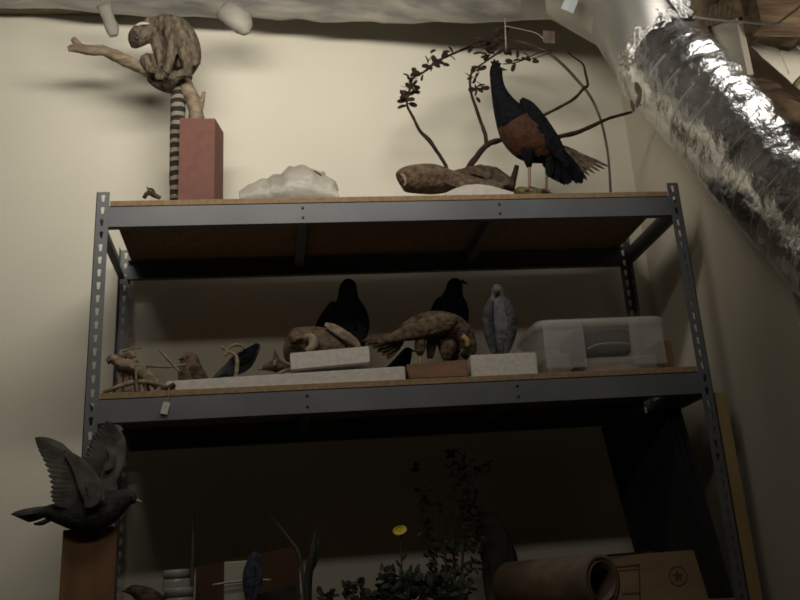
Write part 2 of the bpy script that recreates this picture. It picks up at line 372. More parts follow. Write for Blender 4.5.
# ------------------------------------------------------------------ ventilation duct
duct = thing('ventilation_duct', (1.0, 0.2, 3.1), 'large ventilation duct with silver jacket, bare metal elbow and crinkled foil section', 'duct')
P0 = at(-60, -36, .49); P1 = at(150, -24, .48); P2 = at(330, -20, .42); P3 = at(470, -22, .31); P4 = at(560, -28, .2)
E1 = at(634, 2, .09); E2 = at(674, 59, .01); P5 = at(748, 137, -.22); P6 = at(868, 259, -.60); P5 = E2.lerp(P6, .37)
RD = .203
def rings_mesh(bm, P, n=48, seglen=.025, dis=0.0, sc_=8, rad=None, a0=0.0, a1=1.0, lift=0.0, seed=0):
    pts = []
    for i in range(len(P) - 1):
        L = (P[i + 1] - P[i]).length; k = max(1, int(L / seglen))
        for j in range(k): pts.append(P[i].lerp(P[i + 1], j / k))
    pts.append(P[-1]); rows = []
    for i, c in enumerate(pts):
        T = (pts[min(i + 1, len(pts) - 1)] - pts[max(i - 1, 0)]).normalized()
        rd = (rad[0] + (rad[1] - rad[0]) * (i / (len(pts) - 1)) ** 2) if isinstance(rad, tuple) else (rad or RD)
        s = T.cross(Vector((0, 0, 1))).normalized(); N = s.cross(T); row = []
        for j in range(n + (0 if a0 == 0 and a1 == 1 else 1)):
            an = 2 * math.pi * (a0 + (a1 - a0) * j / n)
            q = c + (s * math.cos(an) + N * math.sin(an)) * rd
            d = dis * (noise.fractal(q * sc_ + Vector((seed, 0, 0)), .8, 2.2, 4)) + lift
            row.append(bm.verts.new(q + (q - c).normalized() * d))
        rows.append(row)
    m_ = len(rows[0]); closed = (a0 == 0 and a1 == 1)
    for a, b in zip(rows, rows[1:]):
        for j in range(m_ if closed else m_ - 1): bm.faces.new((a[j], a[(j + 1) % m_], b[(j + 1) % m_], b[j]))
    return rows
# smooth left path
cv = [Vector(q) for q in cr([tuple(p) for p in (P0, P1, P2, P3, P4)], 5)]
bm = BM(); rings_mesh(bm, cv, 48, .03, .014, 6, rad=(.145, .170)); obj('insulated_section', bm, 'jacket', duct)
# elbow gores: flat rings mitred at the seams
def mitre(P, dirs, r, n=40):
    bm = BM(); rows = []
    for c, T, rr in zip(P, dirs, r):
        T = T.normalized(); s = T.cross(Vector((0, 0, 1))).normalized(); N = s.cross(T)
        rows.append([bm.verts.new(c + (s * math.cos(2 * math.pi * j / n) + N * math.sin(2 * math.pi * j / n)) * rr) for j in range(n)])
    for a, b in zip(rows, rows[1:]):
        for j in range(n): bm.faces.new((a[j], a[(j + 1) % n], b[(j + 1) % n], b[j]))
    return bm
d0 = (P4 - P3).normalized(); d1 = (E1 - P4).normalized(); d2 = (E2 - E1).normalized(); d3 = (P5 - E2).normalized()
bm = mitre([P4 - d0 * .14, P4], [d0, d0 + d1], [.172, .180]); obj('duct_collar', bm, 'sheet', duct)
bm = mitre([P4, E1], [d0 + d1, d1 + d2], [.180, .204]); obj('elbow_gore', bm, 'sheet', duct)
bm = mitre([E1, E2], [d1 + d2, d2 + d3], [.204, .208]); obj('elbow_gore', bm, 'sheet', duct)
bm = BM(); rings_mesh(bm, [E2, P5, P6], 96, .012, .006, 9); obj('foil_section', bm, 'foil', duct)
bm = BM(); rings_mesh(bm, [E2 - d3 * .012, E2 + d3 * .095], 96, .008, .010, 22, rad=(RD + .008, RD - .010), seed=3); obj('tape_wrap', bm, 'foil2', duct)
bm = BM(); rings_mesh(bm, [P4 + d1 * .05, E1, E2 + d3 * .02], 60, .010, .014, 24, rad=.211, a0=.11, a1=.45, seed=5); obj('tape_patch', bm, 'foil2', duct)
L = (P6 - E2).length; k = 0; s_ = .19
while s_ < L:
    bm = BM(); c = E2 + (P6 - E2).normalized() * s_; c = (E2.lerp(P5, s_ / (P5 - E2).length) if s_ < (P5 - E2).length else P5.lerp(P6, (s_ - (P5 - E2).length) / (P6 - P5).length))
    T = d3; s1 = T.cross(Vector((0, 0, 1))).normalized(); N = s1.cross(T)
    pts = []
    for j in range(25):
        an = 2 * math.pi * (j / 24 * .5 - .06 + .5 * .0)
        an = math.radians(-34 + 62 * j / 24)
        pts.append((*(c + (s1 * math.cos(an) + N * math.sin(an)) * (RD + .0035)), .0009 if 0 < j < 24 else .0003))
    wloft(bm, pts, 1, 6); obj('wire_rib', bm, 'rib', duct); s_ += .098
bm = BM()
for (a, b, wd) in (((636, 82), (640, 96), 7), ((641, 92), (636, 108), 5), ((631, 100), (634, 112), 4)):
    pblade(bm, a, b, wd, -.19, th=.002)
tp = obj('dark_scrap', bm, 'scrapbr', duct)  # dark leaf-shaped scraps at the elbow edge near the branch tip
bm = BM(); pblade(bm, (549, 31), (549, 43), 12, .085, prof=((0, 1), (1, 1)), th=.0015); obj('dark_scrap', bm, 'scrapbr', duct)
bm = BM(); pblade(bm, (573, -4), (567, 11), 13, .0, prof=((0, 1), (1, 1)), th=.0015); obj('duct_tag', bm, 'plastic', duct)
bm = BM(); loft(bm, [(104, 5, 7), (108, 18, 6), (112, 29, 6.5), (114, 36, 4)], .37, n=12, flat=.5, jit=.3); obj('jacket_flap', bm, 'flapm', duct)
bm = BM(); loft(bm, [(222, 8, 10), (236, 18, 13), (243, 27, 10), (246, 34, 4)], .33, n=14, flat=.6, jit=.3)
obj('jacket_flap', bm, 'flapm', duct)

def cable(name, pts, Y, r, m, label, cat='cord'):
    bm = BM(); loft(bm, [(*p, r) for p in pts], Y, k=6, n=8); return tag(obj(name, bm, m), label, cat)
bm = BM(); W_ = []
for px, py, X in ((694, 17, 1.87), (715, 20, 1.88), (740, 22, 1.885), (772, 24, 1.885), (786, 17, 1.885), (805, 2, 1.885), (830, -20, 1.885)):
    c = atx(px, py, X); W_.append((*c, .0035))
wloft(bm, W_, 5, 8); tag(obj('cable', bm, 'wire'), 'thin pale cable sagging across the top right corner', 'cable')

# hanging drum beyond the side wall
c = atx(822, 112, 2.40)
dr = thing('hanging_drum', (c.x, c.y, c.z - .17), 'round tan object with dark rim hanging at the far right edge', 'drum')
bm = BM(); wloft(bm, [(c.x - .0, c.y + .045, c.z, .13), (c.x, c.y - .045, c.z, .13)], 1, 40); obj('shell', bm, 'drum', dr)
bm = BM()
for yy in (.045, -.045):
    wloft(bm, [(c.x + .132 * math.cos(t * math.pi / 18), c.y + yy, c.z + .132 * math.sin(t * math.pi / 18), .009) for t in range(37)], 1, 8, caps=False)
obj('rim', bm, 'scrapbr', dr)
bm = BM(); q = atx(778, 20, 2.45); wloft(bm, [(q.x, c.y, 2.87, .003), (c.x - .1, c.y, c.z + .30, .003), (c.x - .09, c.y, c.z + .15, .003)], 3, 6); obj('hanging_cord', bm, 'wire', dr)

# lamp fixtures out of frame; the short nook one is added to brighten it
for lp, hw_, lb in ((LAMP, .78, 'white fluorescent strip light hung over the middle of the room'), (LAMP2, .78, 'white fluorescent strip light hung nearest the shelving unit'), (NOOK_FILL, .33, 'added short strip light brightening the nook by the far side wall'), (LAMP4, .24, 'small white strip light just above the foil duct')):
    fx = thing('strip_light', (lp.x, lp.y - .06, lp.z), lb, 'light')
    bm = BM(); box(bm, (lp.x - hw_, lp.y - .17, lp.z + .02), (lp.x + hw_, lp.y - .03, lp.z + .10), .005); obj('housing', bm, 'fixture', fx, False)
    for dx in (-hw_ * .7, hw_ * .7):
        bm = BM(); wloft(bm, [(lp.x + dx, lp.y - .1, lp.z + .10, .004), (lp.x + dx, lp.y - .1, CEIL, .004)], 1, 8); obj('hanging_rod', bm, 'wire', fx)

# ================================================================== TOP SHELF
# red box
Y = .30
c0 = at(180, 118, .30); c1 = at(215, 118, .30)
bm = BM(); xa, xb = c0.x, c1.x; zt = c0.z
t_ = .006
k_ = .024   # the box is turned slightly
def wallq(p, q, th):
    hexa(bm, [(p[0], p[1], Z1), (q[0], q[1], Z1), (q[0] + th[0], q[1] + th[1], Z1), (p[0] + th[0], p[1] + th[1], Z1)], [(p[0], p[1], zt), (q[0], q[1], zt), (q[0] + th[0], q[1] + th[1], zt), (p[0] + th[0], p[1] + th[1], zt)])
wallq((xa, .30), (xb, .305), (0, t_)); wallq((xa + k_, .42), (xb + k_, .425), (0, t_)); wallq((xa, .30), (xa + k_, .42), (t_, 0)); wallq((xb - t_, .306), (xb + k_ - t_, .425), (t_, 0))
hexa(bm, [(xa + t_, .306, Z1), (xb - t_, .31, Z1), (xb + k_ - t_, .42, Z1), (xa + k_ + t_, .42, Z1)], [(xa + t_, .306, Z1 + t_), (xb - t_, .31, Z1 + t_), (xb + k_ - t_, .42, Z1 + t_), (xa + k_ + t_, .42, Z1 + t_)])
rb = tag(obj('pedestal_box', bm, 'box_red', None, False), 'tall narrow red box standing on the top shelf under the lemur branch', 'box')
# lemur branch
Yb = .365
bm = BM()
loft(bm, [(68, 49, 3), (76, 48, 4.5), (90, 50, 5), (104, 51, 5.5), (118, 57, 6), (134, 65, 6.5), (150, 71, 6.5), (166, 76, 6), (180, 79, 6.5), (188, 90, 7), (194, 104, 7), (196, 118, 7), (197, 150, 6.5), (197, 190, 6)], Yb, k=4, n=12, jit=.35)
loft(bm, [(80, 48, 4), (76, 42, 3.5), (73, 39, 2.8)], Yb, k=3, n=10, jit=.3)
loft(bm, [(100, 50, 3.5), (104, 46, 2.5)], Yb, k=2, n=8, jit=.3)
loft(bm, [(197, 122, 4), (201, 105, 3), (204, 92, 1.6)], Yb, k=3, n=8, jit=.3)
br = tag(obj('branch', bm, 'branch'), 'thick bare forked branch rising out of the red box and reaching left', 'branch')
# lemur
Yl = .345
lem = thing('stuffed_lemur', at(178, 80, Yl), 'grey-brown ring-tailed lemur crouching head down on the bare branch', 'lemur')
bm = BM()
loft(bm, [(184, 72, 9), (188, 58, 13), (184, 43, 15), (176, 31, 14.5), (165, 26, 12), (155, 26, 9), (147, 29, 8)], Yl, n=18, flat=1.15)     # trunk over the arched back
loft(bm, [(160, 26, 12), (164, 42, 11), (167, 56, 9), (172, 68, 8)], Yl + .02, n=14, flat=1.1)                           # belly
loft(bm, [(150, 29, 8), (144, 33, 10.5), (139, 37, 11), (136, 42, 8.5), (134, 47, 3.5)], Yl - .01, n=16)                     # head with muzzle
for dy, ex in ((-.035, 0), (.03, 2)):
    loft(bm, [(146 + ex, 25, 4, dy), (149 + ex, 20, 4, dy), (151 + ex, 17, 1.5, dy)], Yl, n=10, flat=.4)
loft(bm, [(170, 28, 8, -.045), (172, 42, 6.2, -.055), (171, 56, 5.2, -.05), (168, 68, 4.6, -.045), (165, 73, 5, -.045)], Yl, n=12)      # near arm
loft(bm, [(155, 30, 7, .0), (156, 44, 5.5, .0), (160, 57, 4.6, -.01), (162, 68, 4, -.015)], Yl, n=12)    # far arm
loft(bm, [(191, 66, 10, -.03), (189, 54, 10, -.05), (185, 44, 8, -.06), (184, 52, 6.5, -.06), (187, 64, 5, -.055), (188, 71, 4.6, -.05)], Yl, n=12)     # near thigh and shin
loft(bm, [(192, 73, 4.5, -.05), (184, 73, 5, -.05), (176, 75, 3.5, -.05)], Yl, n=10, flat=.8)          # near foot
loft(bm, [(160, 72, 6, .03), (152, 62, 7.5, .02), (146, 60, 6.5, .0), (150, 68, 5, -.01), (158, 71, 4, -.02)], Yl, n=12)     # far knee
loft(bm, [(146, 70, 4, -.035), (153, 69, 5, -.035), (161, 73, 4.5, -.035), (166, 77, 3, -.035)], Yl, n=10, flat=.8)
loft(bm, [(150, 76, 6), (160, 82, 8), (172, 86, 8), (181, 82, 8), (186, 74, 8)], Yl + .04, n=12)                            # haunch below the branch
for i in range(4):
    loft(bm, [(165 - i * 1.9, 72, 1.7, -.045), (163 - i * 2.3, 76, 1.5, -.05), (163 - i * 2.3, 80, 1.2, -.045)], Yl, n=6)
    loft(bm, [(180 - i * 1.8, 74, 1.6, -.05), (176 - i * 2.2, 77, 1.4, -.055), (175 - i * 2.2, 80, 1.1, -.05)], Yl, n=6)
obj('body', bm, 'fur', lem, fuse=.0035)
bm = BM(); loft(bm, [(139, 30, 5, -.030), (136, 37, 7.5, -.022), (134.5, 43, 6, -.014), (133, 48, 2, -.005)], Yl, n=12); obj('face_mask', bm, 'furd', lem)
bm = BM(); loft(bm, [(136, 25.5, 1.2, -.045), (142, 23.5, 1.6, -.05), (149, 24, 1.0, -.045)], Yl, n=8); obj('brow', bm, 'furw', lem)
eye(lem, 137, 38, Yl - .05, 1.5); eye(lem, 132.5, 38, Yl - .03, 1.5)
bm = BM(); loft(bm, [(181, 86, 5), (178, 96, 7), (178, 110, 7.5), (177, 130, 7), (176, 155, 6.5), (175.5, 180, 6), (175, 200, 5)], Yl + .03, n=14, jit=.12); obj('tail', bm, 'rings', lem)

# small dried curl
bm = BM()
loft(bm, [(144, 198, 2), (148, 193, 2.4), (154, 195, 2.5), (160, 198, 2.2)], .05, n=8, jit=.3)
loft(bm, [(148, 195, 1.3), (149, 189, 1.2), (153, 190, 1.2), (155, 195, 1.3)], .05, n=8)
loft(bm, [(149, 191, 1), (147, 187, .7)], .05, n=6)
tag(obj('dried_root', bm, 'mottd'), 'small dark curled root at the left end of the top shelf', 'root')

# plastic bag
bm = BM(); n = 44; rows = []
for i in range(n + 1):
    u = i / n; row = []
    for j in range(17):
        v = j / 16
        px = 240 + 98 * u
        env = [(0, 0), (.15, .36), (.3, .56), (.45, .78), (.55, .97), (.62, 1.0), (.72, .9), (.86, .66), (.95, .35), (1, 0)]
        for (a, ha), (b, hb) in zip(env, env[1:]):
            if a <= u <= b: h = ha + (hb - ha) * (u - a) / (b - a); break
        th = math.pi * v
        y = .05 + .16 * (1 - math.cos(th)) * (.35 + .65 * min(1, h * 1.4)) / 2 * 1.6
        base = at(px, 197, .1); top = at(px, 197 - 33 * h, .14)
        z = Z1 + max(0.001, (top.z - Z1)) * math.sin(th) ** .6
        q = Vector((base.x, y, z)); nn = noise.fractal(Vector((q.x * 14, q.y * 14, q.z * 9)), .8, 2, 4) * .014 * math.sin(th)
        cre = .008 * math.sin(u * 40 + 5 * noise.noise(q * 6)) * math.sin(th) * (1 - abs(2 * u - 1.05))
        row.append(bm.verts.new(q + Vector((nn, -abs(nn) - cre, max(nn, -.0) + cre * .6))))
    rows.append(row)
for a, b in zip(rows, rows[1:]):
    for j in range(16): bm.faces.new((a[j], a[j + 1], b[j + 1], b[j]))
bg = tag(obj('plastic_bag', bm, 'bag'), 'crumpled translucent white plastic bag on the top shelf right of the red box', 'bag')
sd = bg.modifiers.new('s', 'SOLIDIFY'); sd.thickness = .001

bm = BM(); loft(bm, [(314, 171, .5), (319, 174, .9), (324, 177, .5)], .085, n=6); obj('dark_tie', bm, 'dark', bg)
# ---- generic bird pieces
def leg(parent, pts, Y, r=1.2, m='leg', toes=True, dirx=-1):
    bm = BM(); loft(bm, [(*p, r) if len(p) == 2 else p for p in pts], Y, k=2, n=8)
    e = at(pts[-1][0], pts[-1][1], Y); s = sc(e)
    if toes:
        for ax, ay in ((6, -.012), (6.5, .0), (6, .012), (-4, 0)):
            wloft(bm, [(e.x, e.y, e.z + .001, r * s * .8), (e.x + dirx * ax * s * .6, e.y + ay * .7 - .004, e.z + .001, r * s * .7), (e.x + dirx * ax * s, e.y + ay - .006, e.z - .0005, r * s * .4)], 2, 6)
    return obj('leg', bm, m, parent)
def beak(parent, p, q, Y, r, m='beakd', dy=0):
    bm = BM(); loft(bm, [(*p, r), ((p[0] * 2 + q[0]) / 3, (p[1] * 2 + q[1]) / 3, r * .8, dy / 3), (*q, r * .15, dy)], Y, k=3, n=10); return obj('beak', bm, m, parent)

# lying mottled bird
Yg = .15
gb = thing('stuffed_game_bird', (at(450, 190, Yg).x, Yg, Z1), 'mottled brown stuffed bird lying flat on the top shelf left of the black bird', 'bird')
bm = BM()
loft(bm, [(400, 181, 8), (403, 180, 12), (414, 179, 14.5), (430, 179, 15.5), (443, 180, 13.5), (455, 180, 9), (468, 181, 6), (480, 181, 4)], Yg, k=4, n=20, flat=1.0)
obj('body', bm, 'mott', gb)
bm = BM()
loft(bm, [(438, 172, 4), (452, 176, 6), (466, 174, 7), (480, 174, 9.5), (494, 177, 10), (506, 183, 8), (513, 188, 4)], Yg + .01, k=4, n=16, flat=.35, jit=.25)
for i in range(7): pblade(bm, (470 + i * 4, 172 + i * .6), (482 + i * 5, 168 + i * 3), 8, Yg - .02, th=.002)
obj('wing', bm, 'mottd', gb)
bm = BM()
for i in range(5): pblade(bm, (445, 178 + i), (510 - i * 3, 184 + i * 2.0 - (i % 2)), 6, Yg - .03 - i * .003, th=.002)
obj('tail', bm, 'tailf', gb)
bm = BM(); loft(bm, [(401, 174, 1.6), (404, 177, 2), (406, 182, 1.8), (404, 186, 1.2)], Yg - .045, k=3, n=8); obj('face_ruff', bm, 'mottp', gb)
eye(gb, 402, 180, Yg - .045, 1.6)
# white mat it lies on
bm = BM(); q = [at(446, 192.6, .03), at(456, 188, .03), at(466, 185, .03), at(478, 184, .03), at(492, 186, .03), at(504, 189.5, .03), at(514, 192.3, .03)]
prev = None
for a, b in zip(q, q[1:]):
    hexa(bm, [(a.x, .03, Z1), (b.x, .03, Z1), (b.x, .12, Z1), (a.x, .12, Z1)], [(a.x, .03, max(a.z, Z1 + .002)), (b.x, .03, max(b.z, Z1 + .002)), (b.x, .12, max(b.z, Z1 + .003)), (a.x, .12, max(a.z, Z1 + .003))])
tag(obj('foam_wedge', bm, 'foam', None, False), 'low white foam wedge under the tail of the lying brown bird', 'foam')

# black bird with chestnut belly
Yc = .14
gu = thing('stuffed_curassow', (at(533, 190, Yc).x, Yc, Z1), 'large black long-necked stuffed bird with chestnut belly standing on the top shelf', 'bird')
A_ = [at(505, 128, Yc), at(522, 113, Yc), at(546, 150, Yc), at(520, 158, Yc)]
def chestm(p):
    d = p - CAM; z = d.dot(F); px = 443.93 + FPX * d.dot(R) / z; py = 139.02 - FPX * d.dot(U) / z
    # belly region in front of / below a slanting line from shoulder
    return 1 if (px - 500) * .62 + (py - 128) > 0 and (px - 524) < (py - 108) * .72 and py < 156 and (px-506)*(-.9)+(py-146) < 4 else 0
bm = BM()
loft(bm, [(495, 63, 2.5), (495.5, 67, 5), (496, 72, 6.4), (496.5, 79, 6.5), (498, 88, 7.4), (501, 97, 9.5), (506, 108, 13.5), (513, 119, 19), (521, 130, 23), (531, 140, 23.5), (541, 146, 19.5), (551, 150, 14), (561, 155, 9)], Yc, k=5, n=36, flat=.85, matf=chestm)
obj('body', bm, ['black', 'chest'], gu)
for s in (-1, 1):
    bm = BM()
    loft(bm, [(521, 99, 3), (528, 106, 7), (537, 118, 8.5), (547, 133, 9), (556, 147, 8), (564, 160, 5), (568, 168, 2)], Yc + s * .050, k=4, n=14, flat=.38)
    obj('wing', bm, 'black', gu)
bm = BM()
for i in range(15):
    t = i / 14
    pblade(bm, (550 + 11 * t, 150 - 4 * t), (549 + 44 * t, 187 - 3 * abs(t - .4) * 8 - 8 * t * t), 9, Yc - .02 + .004 * i, dy=.01 * (i % 3 - 1), th=.0022)
pblade(bm, (548, 146), (570, 183), 17, Yc, th=.006); pblade(bm, (554, 146), (582, 183), 17, Yc + .01, th=.006)
obj('tail', bm, 'black', gu)
bm = BM()
for i in range(5): pblade(bm, (560, 146 + i), (610 - i * 5, 167 + i * 2.2), 4, Yc + .03 - i * .004, th=.0018)
for i in range(3): pblade(bm, (560, 150), (587 - i * 5, 180 + i * 2), 6, Yc + .04, th=.0018)
obj('tail_feather', bm, 'tailf', gu)
bm = BM()
for i, (x, y) in enumerate(((491, 58), (494, 56), (498, 57), (501, 60))): pblade(bm, (495 + i * .6, 66), (x, y + 3), 3, Yc - .01, th=.0015)
obj('crest', bm, 'black', gu)
beak(gu, (500, 69), (507, 70), Yc, 2.2, 'beakd'); eye(gu, 498, 68, Yc - .018, 1.0)
for (x, dy) in ((529, -.03), (546, .03)):
    bm = BM(); loft(bm, [(x - 1, 150, 7.5), (x - .5, 160, 5), (x, 167, 2.5)], Yc + dy, n=12); obj('thigh', bm, 'black', gu)
    leg(gu, [(x, 163), (x + .5, 176), (x, 191)], Yc + dy, 1.5, 'legr')
# perch branches, a single forked branch with a mossy base
pb = thing('forked_branch', (at(510, 190, .3).x, .25, Z1), 'dark forked branch with dried leaf clusters arching behind the black bird', 'branch')
bm = BM()
loft(bm, [(462, 178, 3.12), (470, 166, 3.12), (480, 152, 2.96), (487, 145, 2.81), (500, 140, 2.50), (520, 137, 2.34), (545, 140, 2.18), (562, 136, 2.34), (575, 133, 2.34), (590, 127, 2.03), (610, 118, 1.56), (632, 112, 1.25)], .26, k=3, n=10, jit=.4)
loft(bm, [(487, 146, 2.34), (485, 134, 2.03), (481, 122, 1.87), (476, 108, 1.72), (471, 92, 1.40), (470, 78, 1.17), (474, 70, 1.01), (485, 62, 1.01), (500, 52, 1.09), (512, 49, 0.86), (532, 49, 0.55)], .26, k=3, n=8, jit=.3)
loft(bm, [(540, 117, 1.40), (558, 108, 1.48), (575, 98, 1.56), (584, 88, 1.56), (588, 85, 1.40), (585, 72, 1.25), (583, 64, 1.01), (575, 58, 0.94), (567, 52, 0.78)], .25, k=3, n=8, jit=.35)
loft(bm, [(520, 132, 1.40), (532, 122, 1.40), (541, 117, 1.25)], .26, k=2, n=8)
loft(bm, [(462, 178, 3.12), (458, 188, 3.12), (455, 200, 3.12)], .26, k=2, n=10)
loft(bm, [(510, 193, 3.51), (513, 180, 3.51), (517, 166, 2.50)], .21, k=3, n=10, jit=.3)
obj('stem', bm, 'twig', pb)
bm = BM(); loft(bm, [(446, 166, 1.8), (436, 150, 1.9), (428, 139, 2.4), (420, 131, 1.8), (413, 117, 1.5), (407, 105, 1.3), (409, 92, 1.2), (413, 78, 1.2), (424, 72, 1.2), (436, 62, 1.3), (450, 55, 1.3), (468, 48, 1.3), (482, 46, 1.3), (500, 41, 1.4)], .27, k=3, n=8, jit=.3)
loft(bm, [(446, 166, 1.8), (450, 180, 2), (455, 200, 2.4)], .27, k=2, n=8)
loft(bm, [(460, 50, .7), (476, 43, .7), (492, 40, .7)], .26, n=6); loft(bm, [(503, 64, .7), (518, 62, .7), (538, 53, .7), (552, 50, .6)], .25, n=6); loft(bm, [(520, 60, .5), (535, 58, .5), (552, 52, .5)], .25, n=6)
obj('side_branch', bm, 'twig', pb)
bm = BM(); rr = random.Random(3)
clus = [(409, 92, 4, 8, 12), (408, 102, 3, 5, 7), (412, 82, 5, 6, 9), (418, 72, 6, 4, 6), (438, 58, 9, 6, 9), (430, 66, 4, 4, 5), (450, 54, 5, 3, 3), (490, 44, 9, 7, 18), (500, 34, 5, 5, 8), (486, 52, 6, 4, 8),
        (476, 72, 5, 8, 10), (474, 84, 4, 5, 6), (478, 92, 3, 6, 5), (525, 59, 8, 3, 7), (512, 62, 4, 2, 3), (505, 50, 4, 3, 4), (468, 52, 4, 2, 2)]
for cx, cy, sx, sy, nn in clus:
    for i in range(nn):
        x = cx + rr.uniform(-sx, sx); y = cy + rr.uniform(-sy, sy); an = rr.uniform(0, 6.28); l = rr.uniform(6, 11)
        nr = Vector((rr.uniform(-1, 1), rr.uniform(-1, -.2), rr.uniform(-.6, .6)))
        pblade(bm, (x, y), (x + l * math.cos(an), y + l * math.sin(an) * .8), rr.uniform(3, 5.5), .25 + rr.uniform(-.015, .015), nrm=nr, th=.0008, bend=.1)
obj('dried_leaves', bm, 'leaf', pb)
bm = BM(); loft(bm, [(512, 196, 3), (520, 192, 5), (535, 193, 5), (548, 195, 4), (556, 198, 2)], .20, k=3, n=12, jit=.6); obj('mossy_base', bm, 'moss', pb)
# cane hoop
bm = BM(); loft(bm, [(486, 41, 1), (505, 40, 1.2), (525, 43, 1.4), (545, 51, 1.5), (562, 64, 1.6), (577, 80, 1.6), (590, 96, 1.5), (600, 118, 1.4), (606, 142, 1.3), (609, 165, 1.3), (611, 200, 1.3)], .32, k=4, n=8)
tag(obj('cane_hoop', bm, 'hoop'), 'thin bent cane arching over the black bird down to the top shelf', 'cane')
bm = BM(); loft(bm, [(505, 18, .5), (505.5, 35, .6), (506, 48, .6)], .20, k=2, n=8)
wloft(bm, [(*at(506, 48, .20), .002), (*at(506, 52, .25), .002)], 1, 6)
loft(bm, [(505, 26, .45), (520, 29, .45), (538, 34, .45), (547, 44, .45)], .20, k=4, n=6)
tag(obj('hanging_wire', bm, 'wire'), 'thin pale wire hanging from the duct to the arching leafy branch', 'wire')

# ================================================================== MIDDLE SHELF
def slab(name, pxa, ta, pxb, tb, y0, y1, zb, m, label, cat, bev=.003, group=None):
    a = at(pxa, ta, y0); b = at(pxb, tb, y0); bm = BM(); dx = 0
    hexa(bm, [(a.x, y0, zb), (b.x, y0, zb), (b.x, y1, zb), (a.x, y1, zb)], [(a.x, y0, a.z), (b.x, y0, b.z), (b.x, y1, b.z), (a.x, y1, a.z)])
    bmesh.ops.bevel(bm, geom=list(bm.edges), offset=bev, segments=2, affect='EDGES')
    return tag(obj(name, bm, m, None, False), label, cat, group)
zf = at(285, 373, .02).z
slab('foam_slab', 166, 381, 405, 366, .02, .12, Z2, 'foam', 'long low white foam slab along the front edge of the middle shelf', 'foam')
slab('foam_slab', 470, 355, 536, 352, .02, .14, Z2, 'foam', 'white foam slab under the standing grey bird beside the clear bin', 'foam')
# tilted foam block lying across the long slab
bm = BM(); a = at(290, 353, .035); b = at(369, 346, .035); a2 = at(291, 370, .035); b2 = at(370, 362.5, .035)
hexa(bm, [a2, b2, b2 + Vector((0, .08, 0)), a2 + Vector((0, .08, 0))], [a, b, b + Vector((0, .08, 0)), a + Vector((0, .08, 0))])
bmesh.ops.bevel(bm, geom=list(bm.edges), offset=.002, segments=2, affect='EDGES')
tag(obj('foam_block', bm, 'foam', None, False), 'thick white foam block on top of the long slab in front of the mottled bird', 'foam')

def perchrod(parent, px, py, Y, z, m='twig', r=1.6):
    bm = BM(); a = at(px, py, Y); wloft(bm, [(a.x, a.y, a.z, r * sc(a)), (a.x, a.y, z, r * sc(a))], 1, 8); return obj('support_rod', bm, m, parent)

# driftwood at left
Y = .06
dw = thing('driftwood', (at(130, 390, Y).x, Y, Z2), 'gnarled brown driftwood with crossing twigs at the left end of the middle shelf', 'driftwood')
bm = BM()
loft(bm, [(107, 362, 3), (114, 359, 4.5), (121, 364, 6), (130, 367, 6.5), (139, 371, 6), (149, 379, 5.5), (158, 386, 4)], Y, k=4, n=12, jit=.5)
loft(bm, [(119, 362, 4), (124, 354, 5), (130, 355, 5), (134, 364, 5)], Y + .03, k=3, n=10, jit=.5)
for x0, x1, y1 in ((121, 119, 396), (128, 126, 396), (135, 138, 395), (142, 147, 394), (125, 132, 396)):
    loft(bm, [(x0, 366, 3), ((x0 + x1) / 2, 380, 3.2), (x1, y1, 3)], Y + .01, k=3, n=8, jit=.6)
loft(bm, [(103, 393, 2), (120, 386, 2.5), (138, 382, 2.4), (155, 383, 2), (170, 389, 1.6)], Y - .03, k=3, n=8, jit=.3)
obj('trunk', bm, 'mottp', dw)
bm = BM()
loft(bm, [(135, 367, 1.5), (150, 366, 1.5), (170, 367, 1.3), (186, 364, 1.2)], Y, k=3, n=8, jit=.3)
loft(bm, [(122, 352, 1.1), (130, 349, 1), (141, 348, .8)], Y, k=3, n=6)
loft(bm, [(159, 349, 1.6), (166, 357, 1.6), (174, 366, 1.5), (180, 372, 1.4)], Y, k=3, n=8, jit=.3)
obj('twig', bm, 'branch', dw)
bm = BM(); loft(bm, [(136, 365, 1.2), (136, 380, 1.2), (137, 392, 1.2)], Y - .045, n=8); obj('post_label', bm, 'mottp', dw)
# tag
tg = thing('specimen_tag', (at(165, 410, -.004).x, -.006, at(165, 416, -.006).z), 'small white specimen tag hanging on a thread over the front of the middle shelf', 'tag')
bm = BM(); loft(bm, [(169, 388, .45), (168.5, 396, .45), (167, 403, .45)], -.006, n=6); obj('thread', bm, 'wire', tg)
bm = BM(); pblade(bm, (167, 402), (163.5, 414), 7, -.006, prof=((0, .75), (.12, 1), (1, 1)), th=.0012); obj('card', bm, 'foam', tg)
bm = BM(); loft(bm, [(161, 389.5, 3.2), (168, 388, 3), (175, 384, 2)], .012, n=8); obj('stub', bm, 'mottd', tg)

# hunched small bird
zs = Z2
Yq = .16
b1 = thing('stuffed_quail', (at(190, 385, Yq).x, Yq, Z2), 'small hunched brown stuffed bird beside the driftwood on the middle shelf', 'bird')
bm = BM(); loft(bm, [(190, 352, 3), (190, 357, 8), (190, 366, 11), (191, 377, 13), (193, 388, 13), (196, 397, 9)], Yq, k=4, n=18); loft(bm, [(196, 372, 8), (206, 383, 6), (218, 390, 3)], Yq, n=12, flat=.7)
obj('body', bm, 'mott', b1, fuse=.005); beak(b1, (184, 358), (178, 360), Yq - .02, 2); eye(b1, 187, 357, Yq - .026, 1)
bm = BM(); loft(bm, [(191, 366, 3), (197, 374, 7), (205, 384, 5), (213, 390, 2)], Yq - .035, n=12, flat=.3); obj('wing', bm, 'mottd', b1)
perchrod(b1, 192, 395, Yq, Z2)
bm = BM(); loft(bm, [(174, 364, 1.3), (180, 362, 1.3), (186, 360, 1.2)], Yq - .05, n=8);
bm.free()

